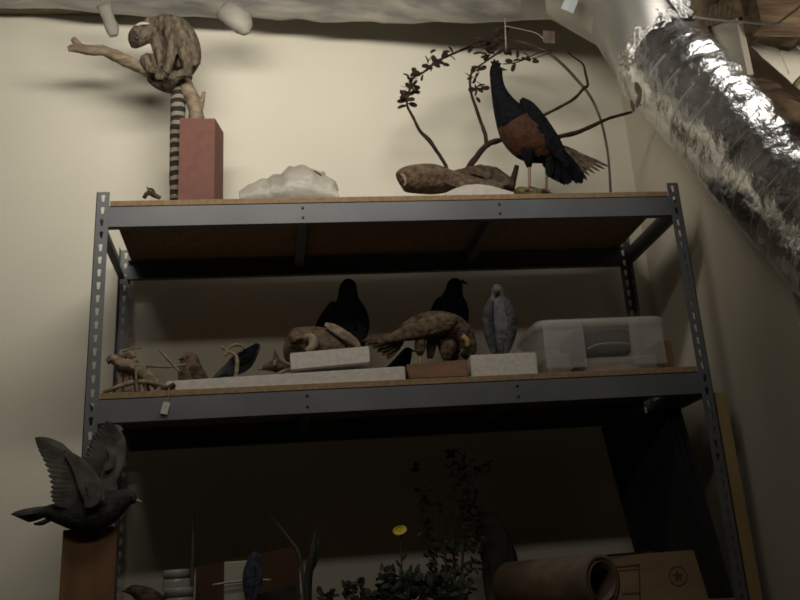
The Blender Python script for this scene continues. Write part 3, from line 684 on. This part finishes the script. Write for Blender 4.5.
# starling on curled twig
Ys = .13
b2_ = thing('stuffed_starling', (at(237, 385, Ys).x, Ys, Z2), 'glossy dark small stuffed bird with tail raised, perched on a curled twig', 'bird')
bm = BM(); loft(bm, [(214, 378, 1.5), (222, 373, 4.5), (231, 369, 8), (240, 363, 10.5), (247, 359, 9), (253, 354, 5), (259, 345, 2)], Ys, k=4, n=16, flat=.8); obj('body', bm, 'greyd', b2_)
bm = BM(); loft(bm, [(234, 364, 3), (243, 358, 7), (251, 351, 5), (258, 344, 2)], Ys - .03, n=12, flat=.3); obj('wing', bm, 'black', b2_)
bm = BM()
for i in range(4): pblade(bm, (250, 353 + i), (260 - i * .8, 344 + i * 3), 3, Ys, th=.0015)
obj('tail', bm, 'black', b2_)
beak(b2_, (216, 377), (209, 380), Ys, 1.5)
ct = thing('curled_twig', (at(236, 385, .10).x, .10, Z2), 'brown twig curling upward around the glossy dark bird', 'twig')
bm = BM(); loft(bm, [(233, 397, 2), (235, 380, 2), (237, 366, 2.2), (236, 356, 2), (228, 351, 1.6), (221, 347, 1.2)], .085, k=3, n=8, jit=.3); loft(bm, [(225, 356, 1.5), (229, 348, 1.6), (237, 344.5, 1.6), (243, 347, 1.4), (241, 352, 1.1)], .085, k=3, n=8, jit=.2)
obj('stem', bm, 'branch', ct)

# small dark tiny bird/twig pile
Yt = .13
b3 = thing('stuffed_wren', (at(277, 380, Yt).x, Yt, Z2), 'tiny dark stuffed bird with upright pointed tail left of the foam block', 'bird')
bm = BM(); loft(bm, [(262, 369, 2), (267, 367, 4), (274, 366, 6), (281, 367, 6), (288, 368, 4), (295, 370, 2)], Yt, k=3, n=12); loft(bm, [(278, 366, 5), (276, 358, 3.5), (274, 349, 1)], Yt, n=10, flat=.5)
obj('body', bm, 'mottd', b3, fuse=.004); perchrod(b3, 277, 370, Yt, Z2, r=2.2); beak(b3, (263, 369), (258, 370), Yt, 1.2)
bm = BM(); loft(bm, [(272, 376, 1.4), (282, 372, 1.8), (290, 369, 1.6)], Yt - .06, n=8); loft(bm, [(274, 366, 1.6), (275, 360, 1.6)], Yt - .03, n=6); obj('pale_belly', bm, 'mottp', b3)

# mottled bird behind foam block
Ym = .20
b4 = thing('stuffed_owl', (at(318, 370, Ym).x, Ym, Z2), 'mottled brown stuffed bird slumped behind the white foam block', 'bird')
bm = BM(); loft(bm, [(288, 362, 3), (292, 350, 10), (300, 342, 14), (312, 343, 17), (325, 347, 18), (340, 355, 14), (352, 364, 8)], Ym, k=4, n=20); loft(bm, [(300, 342, 12), (298, 336, 10), (303, 331, 6)], Ym - .02, n=14)
loft(bm, [(310, 350, 18), (318, 375, 18), (322, 392, 12)], Ym + .03, n=14)
obj('body', bm, 'mott', b4, fuse=.006)
bm = BM(); loft(bm, [(325, 324, 2), (333, 328, 4.5), (344, 335, 5), (354, 342, 4.5), (360, 348, 2)], Ym - .05, k=3, n=12, flat=.5); obj('wing', bm, 'mottp', b4)
bm = BM(); loft(bm, [(304, 336, 2), (312, 338, 5), (313, 346, 5), (306, 351, 2.5)], Ym - .065, k=3, n=10, flat=.5); obj('face_disc', bm, 'mottp', b4)

def blackbird(name, pts, Y, label, bk, bq, ey, extra=None, m='black'):
    t = thing(name, (at(pts[-2][0], 370, Y).x, Y, Z2), label, 'bird')
    bm = BM(); loft(bm, pts, Y, k=4, n=20, flat=.85)
    if extra:
        for e in extra: loft(bm, e, Y, k=3, n=14, flat=.8)
    obj('body', bm, m, t, fuse=.005); beak(t, bk, bq, Y, 2.4); eye(t, ey[0], ey[1], Y - .025, 1.0); return t
Yk = .36
k1 = blackbird('stuffed_crow', [(347, 279, 3), (348, 284, 8), (348, 292, 9.5), (348, 303, 12), (347, 317, 15), (348, 330, 17), (350, 345, 16), (350, 360, 11), (349, 372, 6)], Yk,
               'big upright black stuffed bird behind the mottled bird on the middle shelf', (343, 285), (338, 292), (344, 283), [[(338, 305, 8), (330, 316, 9), (322, 326, 7), (314, 336, 3)]])
bm = BM(); loft(bm, [(357, 300, 3), (361, 315, 7), (362, 330, 7), (358, 345, 4)], Yk - .04, n=12, flat=.4); obj('wing', bm, 'black', k1); 
for x in (345, 353): leg(k1, [(x, 365), (x, 385), (x, 402)], Yk, 1.6, 'beakd')
k2 = blackbird('stuffed_crow', [(455, 278, 3), (455, 283, 7.5), (454, 291, 9), (452, 301, 12), (450, 314, 15), (450, 330, 16), (450, 345, 13), (450, 360, 8)], Yk,
               'upright black stuffed bird peering over the long-tailed brown bird', (461, 281), (468, 284), (458, 281), [[(444, 300, 7), (438, 312, 8), (436, 330, 5)]])
bm = BM(); loft(bm, [(460, 296, 3), (463, 310, 6), (462, 330, 5)], Yk - .04, n=12, flat=.4); obj('wing', bm, 'black', k2)
for x in (446, 454): leg(k2, [(x, 352), (x, 375), (x, 396)], Yk, 1.6, 'beakd')

# hawk on wood base
wb = thing('display_base', (at(437, 378, .03).x, .05, Z2), 'varnished wooden plinth under the long-tailed brown bird', 'base')
bm = BM(); a = at(406, 364, -.0); b = at(467, 359, -.0)
hexa(bm, [(a.x + .01, .005, Z2), (b.x, .005, Z2), (b.x, .16, Z2), (a.x + .01, .16, Z2)], [(a.x, .005, a.z), (b.x, .005, b.z), (b.x, .16, b.z), (a.x, .16, a.z)])
bmesh.ops.bevel(bm, geom=list(bm.edges), offset=.003, segments=2, affect='EDGES'); obj('plinth', bm, 'wood', wb, False)
Yh = .09
hk = thing('stuffed_hawk', (at(437, 364, Yh).x, Yh, a.z), 'large brown long-tailed stuffed bird bending down on the wooden plinth', 'bird')
bm = BM()
loft(bm, [(392, 338, 4), (402, 334, 8), (414, 329, 12), (428, 326, 14.5), (442, 325, 14), (454, 328, 13), (463, 335, 11), (468, 344, 9), (467, 352, 8.5), (464, 358, 5)], Yh, k=4, n=22, flat=.95)
obj('body', bm, 'mottd', hk, fuse=.005)
for s in (-1, 1):
    bm = BM(); loft(bm, [(456, 318, 4), (446, 322, 9), (430, 326, 10), (412, 331, 8), (394, 337, 5), (378, 342, 2)], Yh + s * .04, k=3, n=14, flat=.35); obj('wing', bm, 'mott', hk)
bm = BM()
for i in range(6): pblade(bm, (404, 334 + i), (362 + i * 5, 341 + i * 3.6), 7, Yh - .015 + i * .006, th=.002)
obj('tail', bm, 'mottd', hk)
bm = BM(); loft(bm, [(444, 340, 5), (448, 346, 9), (447, 354, 7), (447, 360, 4)], Yh, n=14); loft(bm, [(421, 338, 5), (420, 347, 6), (420, 355, 3)], Yh - .02, n=12); loft(bm, [(433, 338, 6), (431, 348, 5), (430, 358, 3)], Yh + .02, n=12)
obj('leg_feathers', bm, 'mott', hk)
bm = BM(); loft(bm, [(462, 336, 3), (467, 341, 3.2), (467, 347, 2)], Yh - .045, n=10); obj('yellow_cere', bm, 'gold', hk)
beak(hk, (464, 350), (458, 356), Yh - .03, 2.2); eye(hk, 463, 340, Yh - .055, 1.2)
leg(hk, [(420, 354), (420, 359), (420, 366)], Yh - .02, 1.6, 'gold'); leg(hk, [(446, 358), (446, 361), (446, 365)], Yh, 1.6, 'gold')

# small black bird behind the slab
Yv = .17
sb = thing('stuffed_blackbird', (at(402, 385, Yv).x, Yv, Z2), 'small black stuffed bird low behind the long foam slab, left of the plinth', 'bird')
bm = BM(); loft(bm, [(410, 348, 2), (408, 351, 5), (404, 359, 7.5), (399, 369, 10), (395, 382, 9), (392, 393, 5)], Yv, k=3, n=14); loft(bm, [(400, 362, 6), (390, 370, 5), (382, 377, 2)], Yv, n=10)
obj('body', bm, 'black', sb, fuse=.005); beak(sb, (411, 350), (416, 352), Yv, 1.5); perchrod(sb, 396, 390, Yv, Z2)

# grey parrot-like bird
Yp = .10
zfp = at(470, 355, .02).z
gp = thing('stuffed_pigeon', (at(500, 356, Yp).x, Yp, zfp), 'upright grey stuffed bird standing on the short foam slab beside the clear bin', 'bird')
bm = BM(); loft(bm, [(497, 285, 3), (497, 289, 6), (498, 296, 7.5), (498, 305, 11.5), (499, 317, 14), (501, 330, 14.5), (501, 342, 12), (500, 350, 9), (500, 355, 6)], Yp, k=4, n=20, flat=.85); obj('body', bm, 'grey', gp)
for s in (-1, 1):
    bm = BM(); loft(bm, [(499 + s * 8, 300, 3), (499 + s * 11, 314, 6), (500 + s * 11, 330, 6), (500 + s * 8, 346, 4), (500 + s * 5, 356, 1.5)], Yp - .03, k=3, n=12, flat=.5); obj('wing', bm, 'greyd', gp)
bm = BM(); loft(bm, [(494, 288, 2), (497, 290, 4), (500, 289, 2)], Yp - .03, n=10, flat=.6); obj('pale_face', bm, 'greyl', gp)
beak(gp, (496, 291), (495, 297), Yp - .03, 2); eye(gp, 493, 287, Yp - .032, .9)
for x in (496, 504): leg(gp, [(x, 350), (x, 354), (x, 358)], Yp, 1.4, 'beakd')

# clear storage bin
yb0, yb1 = .05, .34
xl0 = at(540, 350, yb0).x; xr0 = at(668, 350, yb0).x; zt = at(600, 318, yb0).z
bn = thing('storage_bin', ((xl0 + xr0) / 2, .2, Z2), 'clear plastic lidded storage bin holding dark things near the right post', 'bin')
def shell(bm, x0, x1, y0, y1, z0, z1, ins, r, t=0.0, bottom=True, n=6):
    def ring(dx, z):
        pts = []
        for cx, cy, a0 in ((x1 - r - dx, y1 - r - dx, 0), (x0 + r + dx, y1 - r - dx, 90), (x0 + r + dx, y0 + r + dx, 180), (x1 - r - dx, y0 + r + dx, 270)):
            for i in range(n + 1):
                a = math.radians(a0 + 90 * i / n); pts.append(bm.verts.new((cx + r * math.cos(a), cy + r * math.sin(a), z)))
        return pts
    a = ring(ins, z0); b = ring(0, z1); m = len(a)
    for j in range(m): bm.faces.new((a[j], a[(j + 1) % m], b[(j + 1) % m], b[j]))
    if bottom: bm.faces.new(a)
    return b, ring
bm = BM(); shell(bm, xl0, xr0, yb0, yb1, Z2 + .002, zt - .01, .012, .03)
o = obj('tub', bm, 'bin', bn); md = o.modifiers.new('s', 'SOLIDIFY'); md.thickness = .003
bm = BM(); b, rg = shell(bm, xl0 - .008, xr0 + .008, yb0 - .008, yb1 + .008, zt - .028, zt - .006, 0, .035, bottom=False); c = rg(.012, zt + .002)
m = len(b)
for j in range(m): bm.faces.new((b[j], b[(j + 1) % m], c[(j + 1) % m], c[j]))
bm.faces.new(c); o = obj('lid', bm, 'binr', bn); md = o.modifiers.new('s', 'SOLIDIFY'); md.thickness = .0025
xc0 = at(585, 340, yb0).x; xc1 = at(629, 340, yb0).x
bm = BM(); box(bm, (xc1 + .002, yb0 - .014, Z2 + .02), (xr0 - .012, yb0 - .004, zt - .004), .004); obj('front_panel', bm, 'binr', bn)
bm = BM(); box(bm, (xl0 + .012, yb0 - .014, Z2 + .02), (xc0 - .004, yb0 - .004, zt - .004), .004); obj('front_panel', bm, 'binr', bn)
bm = BM(); z_ = at(605, 344, yb0 - .012)
wloft(bm, [(xc0, yb0 - .01, z_.z - .012, .003), ((xc0 + xc1) / 2 - .03, yb0 - .015, z_.z, .003), ((xc0 + xc1) / 2 + .03, yb0 - .015, z_.z + .001, .003), (xc1, yb0 - .01, z_.z - .004, .003)], 5, 8); obj('handle', bm, 'clear', bn)
bm = BM(); box(bm, (xc0 - .03, yb0 + .02, Z2 + .062), (xc1 + .012, yb0 + .2, zt - .030), .01); tag(obj('dark_case', bm, 'dark', None, False), 'dark flat case showing through the front of the clear bin', 'case')
bm = BM(); box(bm, (xc0 + .0, yb0 + .03, Z2 + .006), (xr0 - .03, yb0 + .27, Z2 + .058), .008); tag(obj('cloth_bundle', bm, 'paper', None, False), 'pale folded cloth at the bottom of the clear bin', 'cloth')
bm = BM(); box(bm, (xl0 + .03, yb0 + .04, Z2 + .006), (xc0 - .04, yb0 + .27, Z2 + .075), .01); tag(obj('paper_bundle', bm, 'paper', None, False), 'pale paper bundle at the left inside the clear bin', 'paper')
# cardboard piece
a = at(668, 341, .2); b = at(694, 341, .2)
bm = BM(); box(bm, (xr0 + .02, .16, Z2), (W - .045, .40, at(680, 339, .16).z), .002)
tag(obj('cardboard_box', bm, 'card', None, False), 'small brown cardboard box between the clear bin and the right post', 'box')

# ================================================================== LEFT: flying pigeon and plank
yp0 = -.035
a = at(63, 530, yp0); b = at(117, 530, yp0)
bm = BM(); box(bm, (a.x, yp0, 0), (b.x, yp0 + .022, a.z), .002)
tag(obj('plank', bm, 'plank', None, False), 'brown wooden plank upright in front of the left post below the flying pigeon', 'plank')
Yf = -.06
fp = thing('stuffed_flying_pigeon', (at(90, 530, Yf).x, Yf, at(90, 530, Yf).z), 'dark grey stuffed pigeon with raised wings, mounted flying at the lower left', 'bird')
bm = BM()
loft(bm, [(36, 514, 2.5), (48, 512, 7), (60, 513, 11), (76, 513, 17), (92, 512, 18.5), (108, 507, 17), (120, 501, 12), (128, 497, 8.5), (134, 498, 5)], Yf, k=4, n=24, flat=.85)
loft(bm, [(118, 502, 10), (127, 498, 8), (133, 499, 6), (137, 501, 2.5)], Yf, k=3, n=16)
obj('body', bm, ['greyd'], fp, fuse=.004)
beak(fp, (135, 500), (142, 502), Yf, 2.6, 'beak'); eye(fp, 131, 497, Yf - .022, 1.2)
def wing(fan, root, Y, n, m, dyt, cov):
    """fan: tip points; root: root polyline"""
    bm = BM()
    for i in range(n):
        t = i / (n - 1); f = t * (len(fan) - 1); k = min(int(f), len(fan) - 2); u = f - k
        tx = fan[k][0] * (1 - u) + fan[k + 1][0] * u; ty = fan[k][1] * (1 - u) + fan[k + 1][1] * u
        g = t * (len(root) - 1); k2 = min(int(g), len(root) - 2); u2 = g - k2
        rx = root[k2][0] * (1 - u2) + root[k2 + 1][0] * u2; ry = root[k2][1] * (1 - u2) + root[k2 + 1][1] * u2
        pblade(bm, (rx, ry), (tx, ty), 13, Y + .0012 * i, dy=dyt, nrm=(.05, 1, .05), th=.0016, prof=((0, .5), (.2, .85), (.6, .85), (.8, .6), (.93, .35), (1, .08)))
    o = obj('wing', bm, m, fp)
    bm = BM(); loft(bm, cov, Y - .004, k=4, n=16, flat=.13); c_ = obj('wing_coverts', bm, m, o)
    return o
wing([(35, 438), (36, 443), (38, 449), (41, 455), (44, 462), (47, 470), (49, 478), (51, 486), (50, 493), (51, 499), (54, 504)],
     [(66, 451), (72, 456), (78, 464), (84, 474), (88, 484), (88, 492), (86, 500)], Yf - .05, 15, 'wingf', .0,
     [(66, 453, 3), (75, 461, 6), (83, 472, 9), (89, 484, 11), (94, 495, 11), (98, 504, 8)])
wing([(106, 421), (102, 424), (97, 430), (93, 436), (90, 443), (87, 450), (84, 457), (83, 462)],
     [(120, 444), (118, 452), (114, 462), (108, 470), (102, 476), (98, 480)], Yf + .04, 13, 'wingf', -.03,
     [(112, 426, 3), (117, 436, 6), (118, 448, 8), (115, 462, 9), (109, 478, 9), (104, 492, 8)])
bm = BM(); loft(bm, [(88, 483, 4), (94, 490, 7), (93, 500, 7), (84, 503, 5)], Yf - .062, k=3, n=12, flat=.12)
obj('pale_feathers', bm, 'greyl', fp)
bm = BM(); loft(bm, [(107, 448, 2), (112, 456, 3.5), (110, 466, 4), (104, 470, 2)], Yf + .022, k=3, n=10, flat=.3)
obj('pale_feathers', bm, 'greyl', fp)
bm = BM()
for i in range(6): pblade(bm, (52, 507 + i), (11 + i * 3, 514.5 + i * 1.3), 6, Yf - .006 + i * .004, dy=.005 * i, th=.0016)
obj('tail', bm, 'wingf', fp)
bm = BM(); loft(bm, [(58, 515, 3), (48, 520, 2.5), (42, 523, 2.5), (34, 524, 1)], Yf + .0, n=8); obj('foot', bm, 'beakd', fp)
bm = BM(); e = at(90, 520, Yf); wloft(bm, [(e.x, Yf, e.z, .004), (e.x, Yf, e.z - .03, .004), (e.x, yp0 + .002, e.z - .045, .004)], 2, 8); obj('mounting_rod', bm, 'steeld', fp)

# ================================================================== LOWER SHELF
Yx = .16
lb = thing('stuffed_thrush', (at(140, 600, Yx).x, Yx, Z3), 'dark brown stuffed bird at the bottom left, only head and back showing', 'bird')
bm = BM(); loft(bm, [(124, 592, 2), (130, 590, 4.5), (138, 592, 7), (148, 599, 11), (158, 609, 12), (168, 621, 8)], Yx, k=3, n=14); loft(bm, [(150, 605, 10), (150, 625, 9), (150, 648, 6)], Yx, n=10); obj('body', bm, 'mottd', lb, fuse=.005); beak(lb, (127, 590), (121, 592), Yx, 1.5); eye(lb, 130, 588, Yx - .013, .8)

def jar(px, top, r, Y, label, group=None):
    c = at(px, top, Y); rr = r * sc(c); t = thing('plastic_jar', (c.x, Y, Z3), label, 'jar')
    bm = BM(); wloft(bm, [(c.x, Y, Z3, rr * .9), (c.x, Y, Z3 + .01, rr), (c.x, Y, c.z - .035, rr), (c.x, Y, c.z - .022, rr * .85)], 2, 24, side=(0, 1, 0)); obj('body', bm, 'clear', t)
    bm = BM(); wloft(bm, [(c.x, Y, c.z - .024, rr * .95), (c.x, Y, c.z - .003, rr * .95), (c.x, Y, c.z, rr * .9)], 1, 24, side=(0, 1, 0)); obj('lid', bm, 'lid', t)
jar(179, 588, 15, .14, 'round clear plastic jar at the front of the lower shelf, left of the leaning board')
jar(177, 570, 14, .28, 'taller clear plastic jar standing behind the front clear jar')
# thin stem
bm = BM(); loft(bm, [(192, 505, .9), (193, 540, 1.3), (192, 575, 1.8), (191, 605, 2.2), (191, 640, 2.4)], .20, k=3, n=8, jit=.3)
bm2 = None
tag(obj('dry_stalk', bm, 'stem'), 'single thin dark stalk standing beside the clear jars', 'stalk')
# leaning board
a = at(196, 566, .40); b = at(299, 545, .40)
bm = BM()
hexa(bm, [(a.x, .36, Z3), (b.x, .36, Z3), (b.x, .38, Z3), (a.x, .38, Z3)], [(a.x, .42, a.z), (b.x, .42, b.z), (b.x, .44, b.z), (a.x, .44, a.z)])
tag(obj('cardboard_sheet', bm, 'redcard', None, False), 'reddish brown board leaning behind the small white box and blue bird', 'board')
a = at(206, 604, .18); b = at(296, 584, .18)
bm = BM(); hexa(bm, [(a.x, .18, Z3), (b.x, .18, Z3), (b.x, .32, Z3), (a.x, .32, Z3)], [(a.x, .18, a.z - .01), (b.x, .18, b.z), (b.x, .32, b.z), (a.x, .32, a.z - .01)])
tag(obj('carton', bm, 'dark', None, False), 'dark low carton in front of the reddish brown board', 'box')
# cream box
a = at(224, 562, .13); b = at(248, 562, .13)
bm = BM(); box(bm, (a.x, .13, Z3), (b.x, .165, a.z), .003); 
cb = tag(obj('cream_block', bm, 'cream', None, False), 'upright cream-coloured block beside the small blue bird', 'block')
Yu = .11
ub = thing('stuffed_bluebird', (at(253, 600, Yu).x, Yu, Z3), 'small upright dull blue stuffed bird beside the cream block', 'bird')
bm = BM(); loft(bm, [(254, 552, 2), (254, 556, 5), (253, 563, 6.5), (251, 573, 8), (251, 585, 8), (250, 596, 5), (249, 608, 3)], Yu, k=3, n=16, flat=.8); obj('body', bm, 'blue', ub)
bm = BM(); loft(bm, [(256, 564, 2), (259, 575, 4), (257, 590, 3), (253, 603, 1)], Yu - .015, n=10, flat=.4); obj('wing', bm, 'blue', ub)
beak(ub, (258, 556), (262, 557), Yu, 1.2); perchrod(ub, 251, 592, Yu, Z3)
bm = BM(); loft(bm, [(212, 585, .9), (232, 582, 1.1), (255, 580, 1.1), (271, 580, .9)], Yu + .006, n=8)
tag(obj('pale_stick', bm, 'wire'), 'thin pale stick behind the small blue bird', 'stick')

# grassy sprigs
sp = thing('reed_sprig', (at(300, 600, .2).x, .2, Z3), 'dark reed stems rising right of the leaning brown board', 'plant')
bm = BM()
loft(bm, [(262, 506, .8), (276, 522, 1.2), (290, 540, 1.6), (298, 552, 2.2), (303, 575, 2), (307, 605, 2.2), (310, 640, 2.5)], .20, k=3, n=8, jit=.4); obj('stem', bm, 'stem', sp)
bm = BM(); loft(bm, [(315, 532, 1), (313, 548, 3.2), (310, 565, 4), (307, 585, 3.5), (306, 640, 3)], .20, k=3, n=8, jit=.5); loft(bm, [(318, 540, 1), (316, 560, 2), (310, 580, 2.2), (309, 640, 2.5)], .21, k=3, n=8, jit=.5); obj('seed_head', bm, 'green', sp)

# yellow flower
fl = thing('yellow_flower', (at(400, 600, .15).x, .15, Z3), 'single yellow flower on a thin stem above the dark leaves', 'flower')
bm = BM(); c = at(399.5, 530.5, .15); s = sc(c)
for i in range(14):
    an = i * 2 * math.pi / 14; d = Vector((math.cos(an), -.45 + .2 * math.sin(an), math.sin(an) * .62 + .12 * math.cos(an)))
    blade(bm, c, c + d * (7.2 * s), 4 * s, nrm=(.1, -1, .35), th=.0012)
ball(bm, c, 2.4 * s); obj('petals', bm, 'yellow', fl)
bm = BM(); loft(bm, [(400, 532, .7), (401, 550, .8), (402, 575, .9), (403, 605, 1), (403, 624, 1)], .15, n=6); obj('stem', bm, 'stem', fl)
bm = BM(); pblade(bm, (401, 562), (407, 553), 3, .15); pblade(bm, (401, 568), (396, 560), 3, .15); obj('leaf', bm, 'green', fl)

def plant(name, base, Y, stems, leaves, label, ln=(5, 9), lw=(2.5, 4.5), seed=1, group=None, m='green'):
    t = thing(name, (at(base, 600, Y).x, Y, Z3), label, 'plant', group)
    rr = random.Random(seed)
    bm = BM()
    for st in stems: loft(bm, st, Y, k=3, n=6, jit=.2)
    obj('stem', bm, 'stem', t)
    bm = BM()
    for (cx, cy, sx, sy, n) in leaves:
        for i in range(n):
            x = cx + rr.uniform(-sx, sx); y = cy + rr.uniform(-sy, sy); an = rr.uniform(0, 6.283); l = rr.uniform(*ln)
            pblade(bm, (x, y), (x + l * math.cos(an), y + l * math.sin(an)), rr.uniform(*lw), Y + rr.uniform(-.04, .04), dy=rr.uniform(-.02, .02), nrm=(rr.uniform(-1, 1), -1, rr.uniform(-1, 1)), th=.0008, bend=.12)
    o = obj('leaves', bm, m, t); return t
plant('leafy_plant', 405, .12, [[(x0, y0, 1), ((x0 + 400) / 2, 600, 1.3), (402, 640, 1.6)] for x0, y0 in ((385, 575), (400, 568), (420, 572), (440, 580), (372, 592))],
      [(400, 582, 20, 12, 90), (425, 584, 22, 12, 90), (445, 592, 18, 10, 60), (385, 598, 22, 10, 60), (420, 605, 40, 10, 80)], 'bushy dark green plant at the front of the lower shelf below the yellow flower', (6, 12), (3, 6), 5)
plant('leafy_plant', 350, .14, [[(352, 582, 1), (354, 600, 1.3), (356, 640, 1.5)]], [(352, 588, 10, 6, 22), (360, 598, 16, 5, 25), (328, 597, 8, 3, 12)], 'low dark sprig left of the bushy green plant', (5, 10), (3, 6), 6)
plant('tall_plant', 455, .26, [[(452, 450, .6), (455, 480, .9), (452, 520, 1.2), (454, 560, 1.5), (456, 640, 2)], [(428, 482, .6), (425, 520, 1), (434, 560, 1.4), (445, 640, 1.8)], [(470, 470, .5), (466, 510, 1), (463, 550, 1.2), (458, 640, 1.6)], [(448, 505, .8), (445, 540, 1), (450, 640, 1.3)]],
      [(452, 452, 9, 4, 7), (457, 470, 10, 8, 12), (463, 480, 10, 10, 22), (424, 498, 5, 9, 16), (427, 530, 4, 16, 26), (433, 552, 6, 12, 14), (448, 505, 10, 6, 8), (415, 470, 6, 2, 3), (475, 468, 12, 6, 10), (468, 505, 8, 14, 34), (450, 550, 13, 12, 40), (472, 535, 10, 12, 30), (452, 580, 22, 14, 70), (476, 560, 8, 10, 14)],
      'tall spindly dark plant with narrow leaves in the middle of the lower shelf', (5, 10), (2, 4), 9)
# plume
bm = BM(); loft(bm, [(478, 506, 4), (485, 516, 10), (492, 535, 15), (499, 558, 18), (504, 585, 20), (507, 615, 20), (508, 648, 18)], .36, k=4, n=20, flat=.45, jit=.12)
tag(obj('dried_plume', bm, 'driedtail'), 'tall grey-brown tapering plume behind the spindly plant', 'plume')

# kraft paper roll (hollow)
yr = .10
A = at(590, 592, .08); B = at(500, 612, .42); B = Vector((B.x, .40, A.z - .03)); rO = 29 * sc(A)
rl = thing('paper_roll', (A.x, A.y, A.z - rO), 'rolled kraft paper with its open hollow end facing forward', 'paper roll')
def tubewall(bm, A, B, ro, ri, n=40, ro2=None, ri2=None):
    T = (B - A).normalized(); s = T.cross(Vector((0, 0, 1))).normalized(); N = s.cross(T)
    R_ = []
    for c, r in ((A, ro), (B, ro2 or ro), (B, ri2 or ri), (A, ri)):
        R_.append([bm.verts.new(c + (s * math.cos(2 * math.pi * j / n) + N * math.sin(2 * math.pi * j / n)) * r) for j in range(n)])
    for a, b in ((0, 1), (1, 2), (2, 3), (3, 0)):
        for j in range(n): bm.faces.new((R_[a][j], R_[a][(j + 1) % n], R_[b][(j + 1) % n], R_[b][j]))
A2 = at(596, 594, .05); s = sc(A2); ro = 25 * s
Bx = Vector((at(512, 600, .3).x, .30, Z3 + ro * 1.0 + .006))
A2 = Vector((A2.x, -.03, max(A2.z, Z3 + ro)))
bm = BM(); tubewall(bm, A2, Bx, ro, ro * .78, 48); obj('outer_layer', bm, 'kraft', rl)
bm = BM(); tubewall(bm, A2 + Vector((0, -.004, 0)), Bx, ro * .74, ro * .70, 48); obj('inner_layer', bm, 'kraft', rl)

# cardboard box with printed star
x0 = at(600, 558, .16).x; x1 = at(702, 551, .16).x; zt = at(690, 550, .16).z
cbx = thing('cardboard_box', ((x0 + x1) / 2, .26, Z3), 'large brown cardboard box with a printed star and frame on the lower shelf', 'box')
xa = at(566, 560, .165).x
bm = BM(); sk = -.065; hexa(bm, [(x0 - .052, .165, Z3), (x1, .165, Z3), (x1 + sk, .31, Z3), (x0 - .052 + sk, .31, Z3)], [(x0 - .052, .165, zt), (x1, .165, zt), (x1 + sk, .31, zt), (x0 - .052 + sk, .31, zt)]); obj('carton_body', bm, 'card', cbx, False)
def flat(bm, pts, Y):
    f = bm.faces.new([bm.verts.new(p) for p in pts])
    r = bmesh.ops.extrude_face_region(bm, geom=[f])
    for v in [q for q in r['geom'] if isinstance(q, bmesh.types.BMVert)]: v.co.y -= .0006
def bar(bm, p, q, wd, Y):
    a = at(*p, Y); b = at(*q, Y); T = (b - a).normalized(); N = Vector((T.z, 0, -T.x)) * wd * sc(a) / 2
    flat(bm, [a + N, b + N, b - N, a - N], Y)
bm = BM(); cc = at(678, 576, .1645); s = sc(cc); pts = []
for i in range(10):
    an = math.pi / 2 + i * math.pi / 5; r = (6.5 if i % 2 == 0 else 2.6) * s; pts.append((cc.x + r * math.cos(an), .1645, cc.z + r * math.sin(an)))
flat(bm, pts, 0)
for i in range(16):
    a1 = i * math.pi / 8; a2 = a1 + math.pi / 8.5
    flat(bm, [(cc.x + r * s * math.cos(a), .1645, cc.z + r * s * math.sin(a)) for r, a in ((9.5, a1), (9.5, a2), (8.5, a2), (8.5, a1))], 0)
obj('printed_star', bm, 'print', cbx, False)
bm = BM()
bar(bm, (615, 567), (639, 565), 1.6, .1645); bar(bm, (639, 564), (640, 600), 1.6, .1645); bar(bm, (622, 594), (640, 593), 1.6, .1645); bar(bm, (616, 571), (638, 569), .8, .1645)
obj('printed_frame', bm, 'print', cbx, False)
# half-open top flap
bm = BM(); hexa(bm, [(x0 - .05, .17, zt), (x1 - .15, .17, zt), (x1 - .2, .30, zt), (x0 - .11, .30, zt)], [(x0 - .062, .152, zt + .004), (x1 - .15, .165, zt + .006), (x1 - .2, .30, zt + .006), (x0 - .12, .30, zt + .004)])
obj('flap', bm, 'card', cbx, False)

# black boards leaning at the right
def board(pt, pb, th, label, dy=0):
    """quad: top-left, top-right, bottom-right, bottom-left world points"""
    bm = BM(); hexa(bm, [p for p in pt], [p + th for p in pt]); return bm
N_ = Vector((0.0, .012, .0))
for i in range(3):
    o = i * .022
    tl = Vector((1.60 + o, .44 - o * .5, 1.735)); tr = Vector((1.70 + o, .10 - o * .2, 1.738)); 
    bl = Vector((1.69 + o, .47 - o * .5, Z3)); brr = Vector((1.80 + o * .1, .08 - o * .3, Z3))
    if i: tl.x += .01; 
    th = Vector((.012, .004, 0))
    bm = BM(); hexa(bm, [tl, tr, brr, bl], [p + th for p in (tl, tr, brr, bl)])
    bmesh.ops.bevel(bm, geom=list(bm.edges), offset=.0015, segments=1, affect='EDGES')
    tag(obj('black_board', bm, 'blackp', None, False), ['large black board leaning under the middle shelf, front one of three', 'black board leaning just behind the front black board', 'rearmost of three black boards leaning beside the right post'][i], 'board', 'black boards leaning on the lower shelf')
# pine board beside the right post
ya = .015; a = at(713, 393, ya); b = at(724, 393, ya)
p0 = Vector((W + .004, ya, a.z)); 
bm = BM(); hexa(bm, [(W + .006, .01, 0), (W + .052, .01, 0), (W + .052, .03, 0), (W + .006, .03, 0)], [(W + .006, .01, a.z), (W + .042, .01, a.z), (W + .042, .03, a.z), (W + .006, .03, a.z)])
tag(obj('pine_board', bm, 'pine', None, False), 'narrow yellow pine board standing upright beside the right shelving post', 'board')
# item at the bottom right corner on a white ledge
a = atx(742, 599, 1.92)
bm = BM(); z_ = atx(790, 597, 1.90).z; box(bm, (1.72, -1.0, 0), (1.92, -.45, z_), .004)
bm.free()
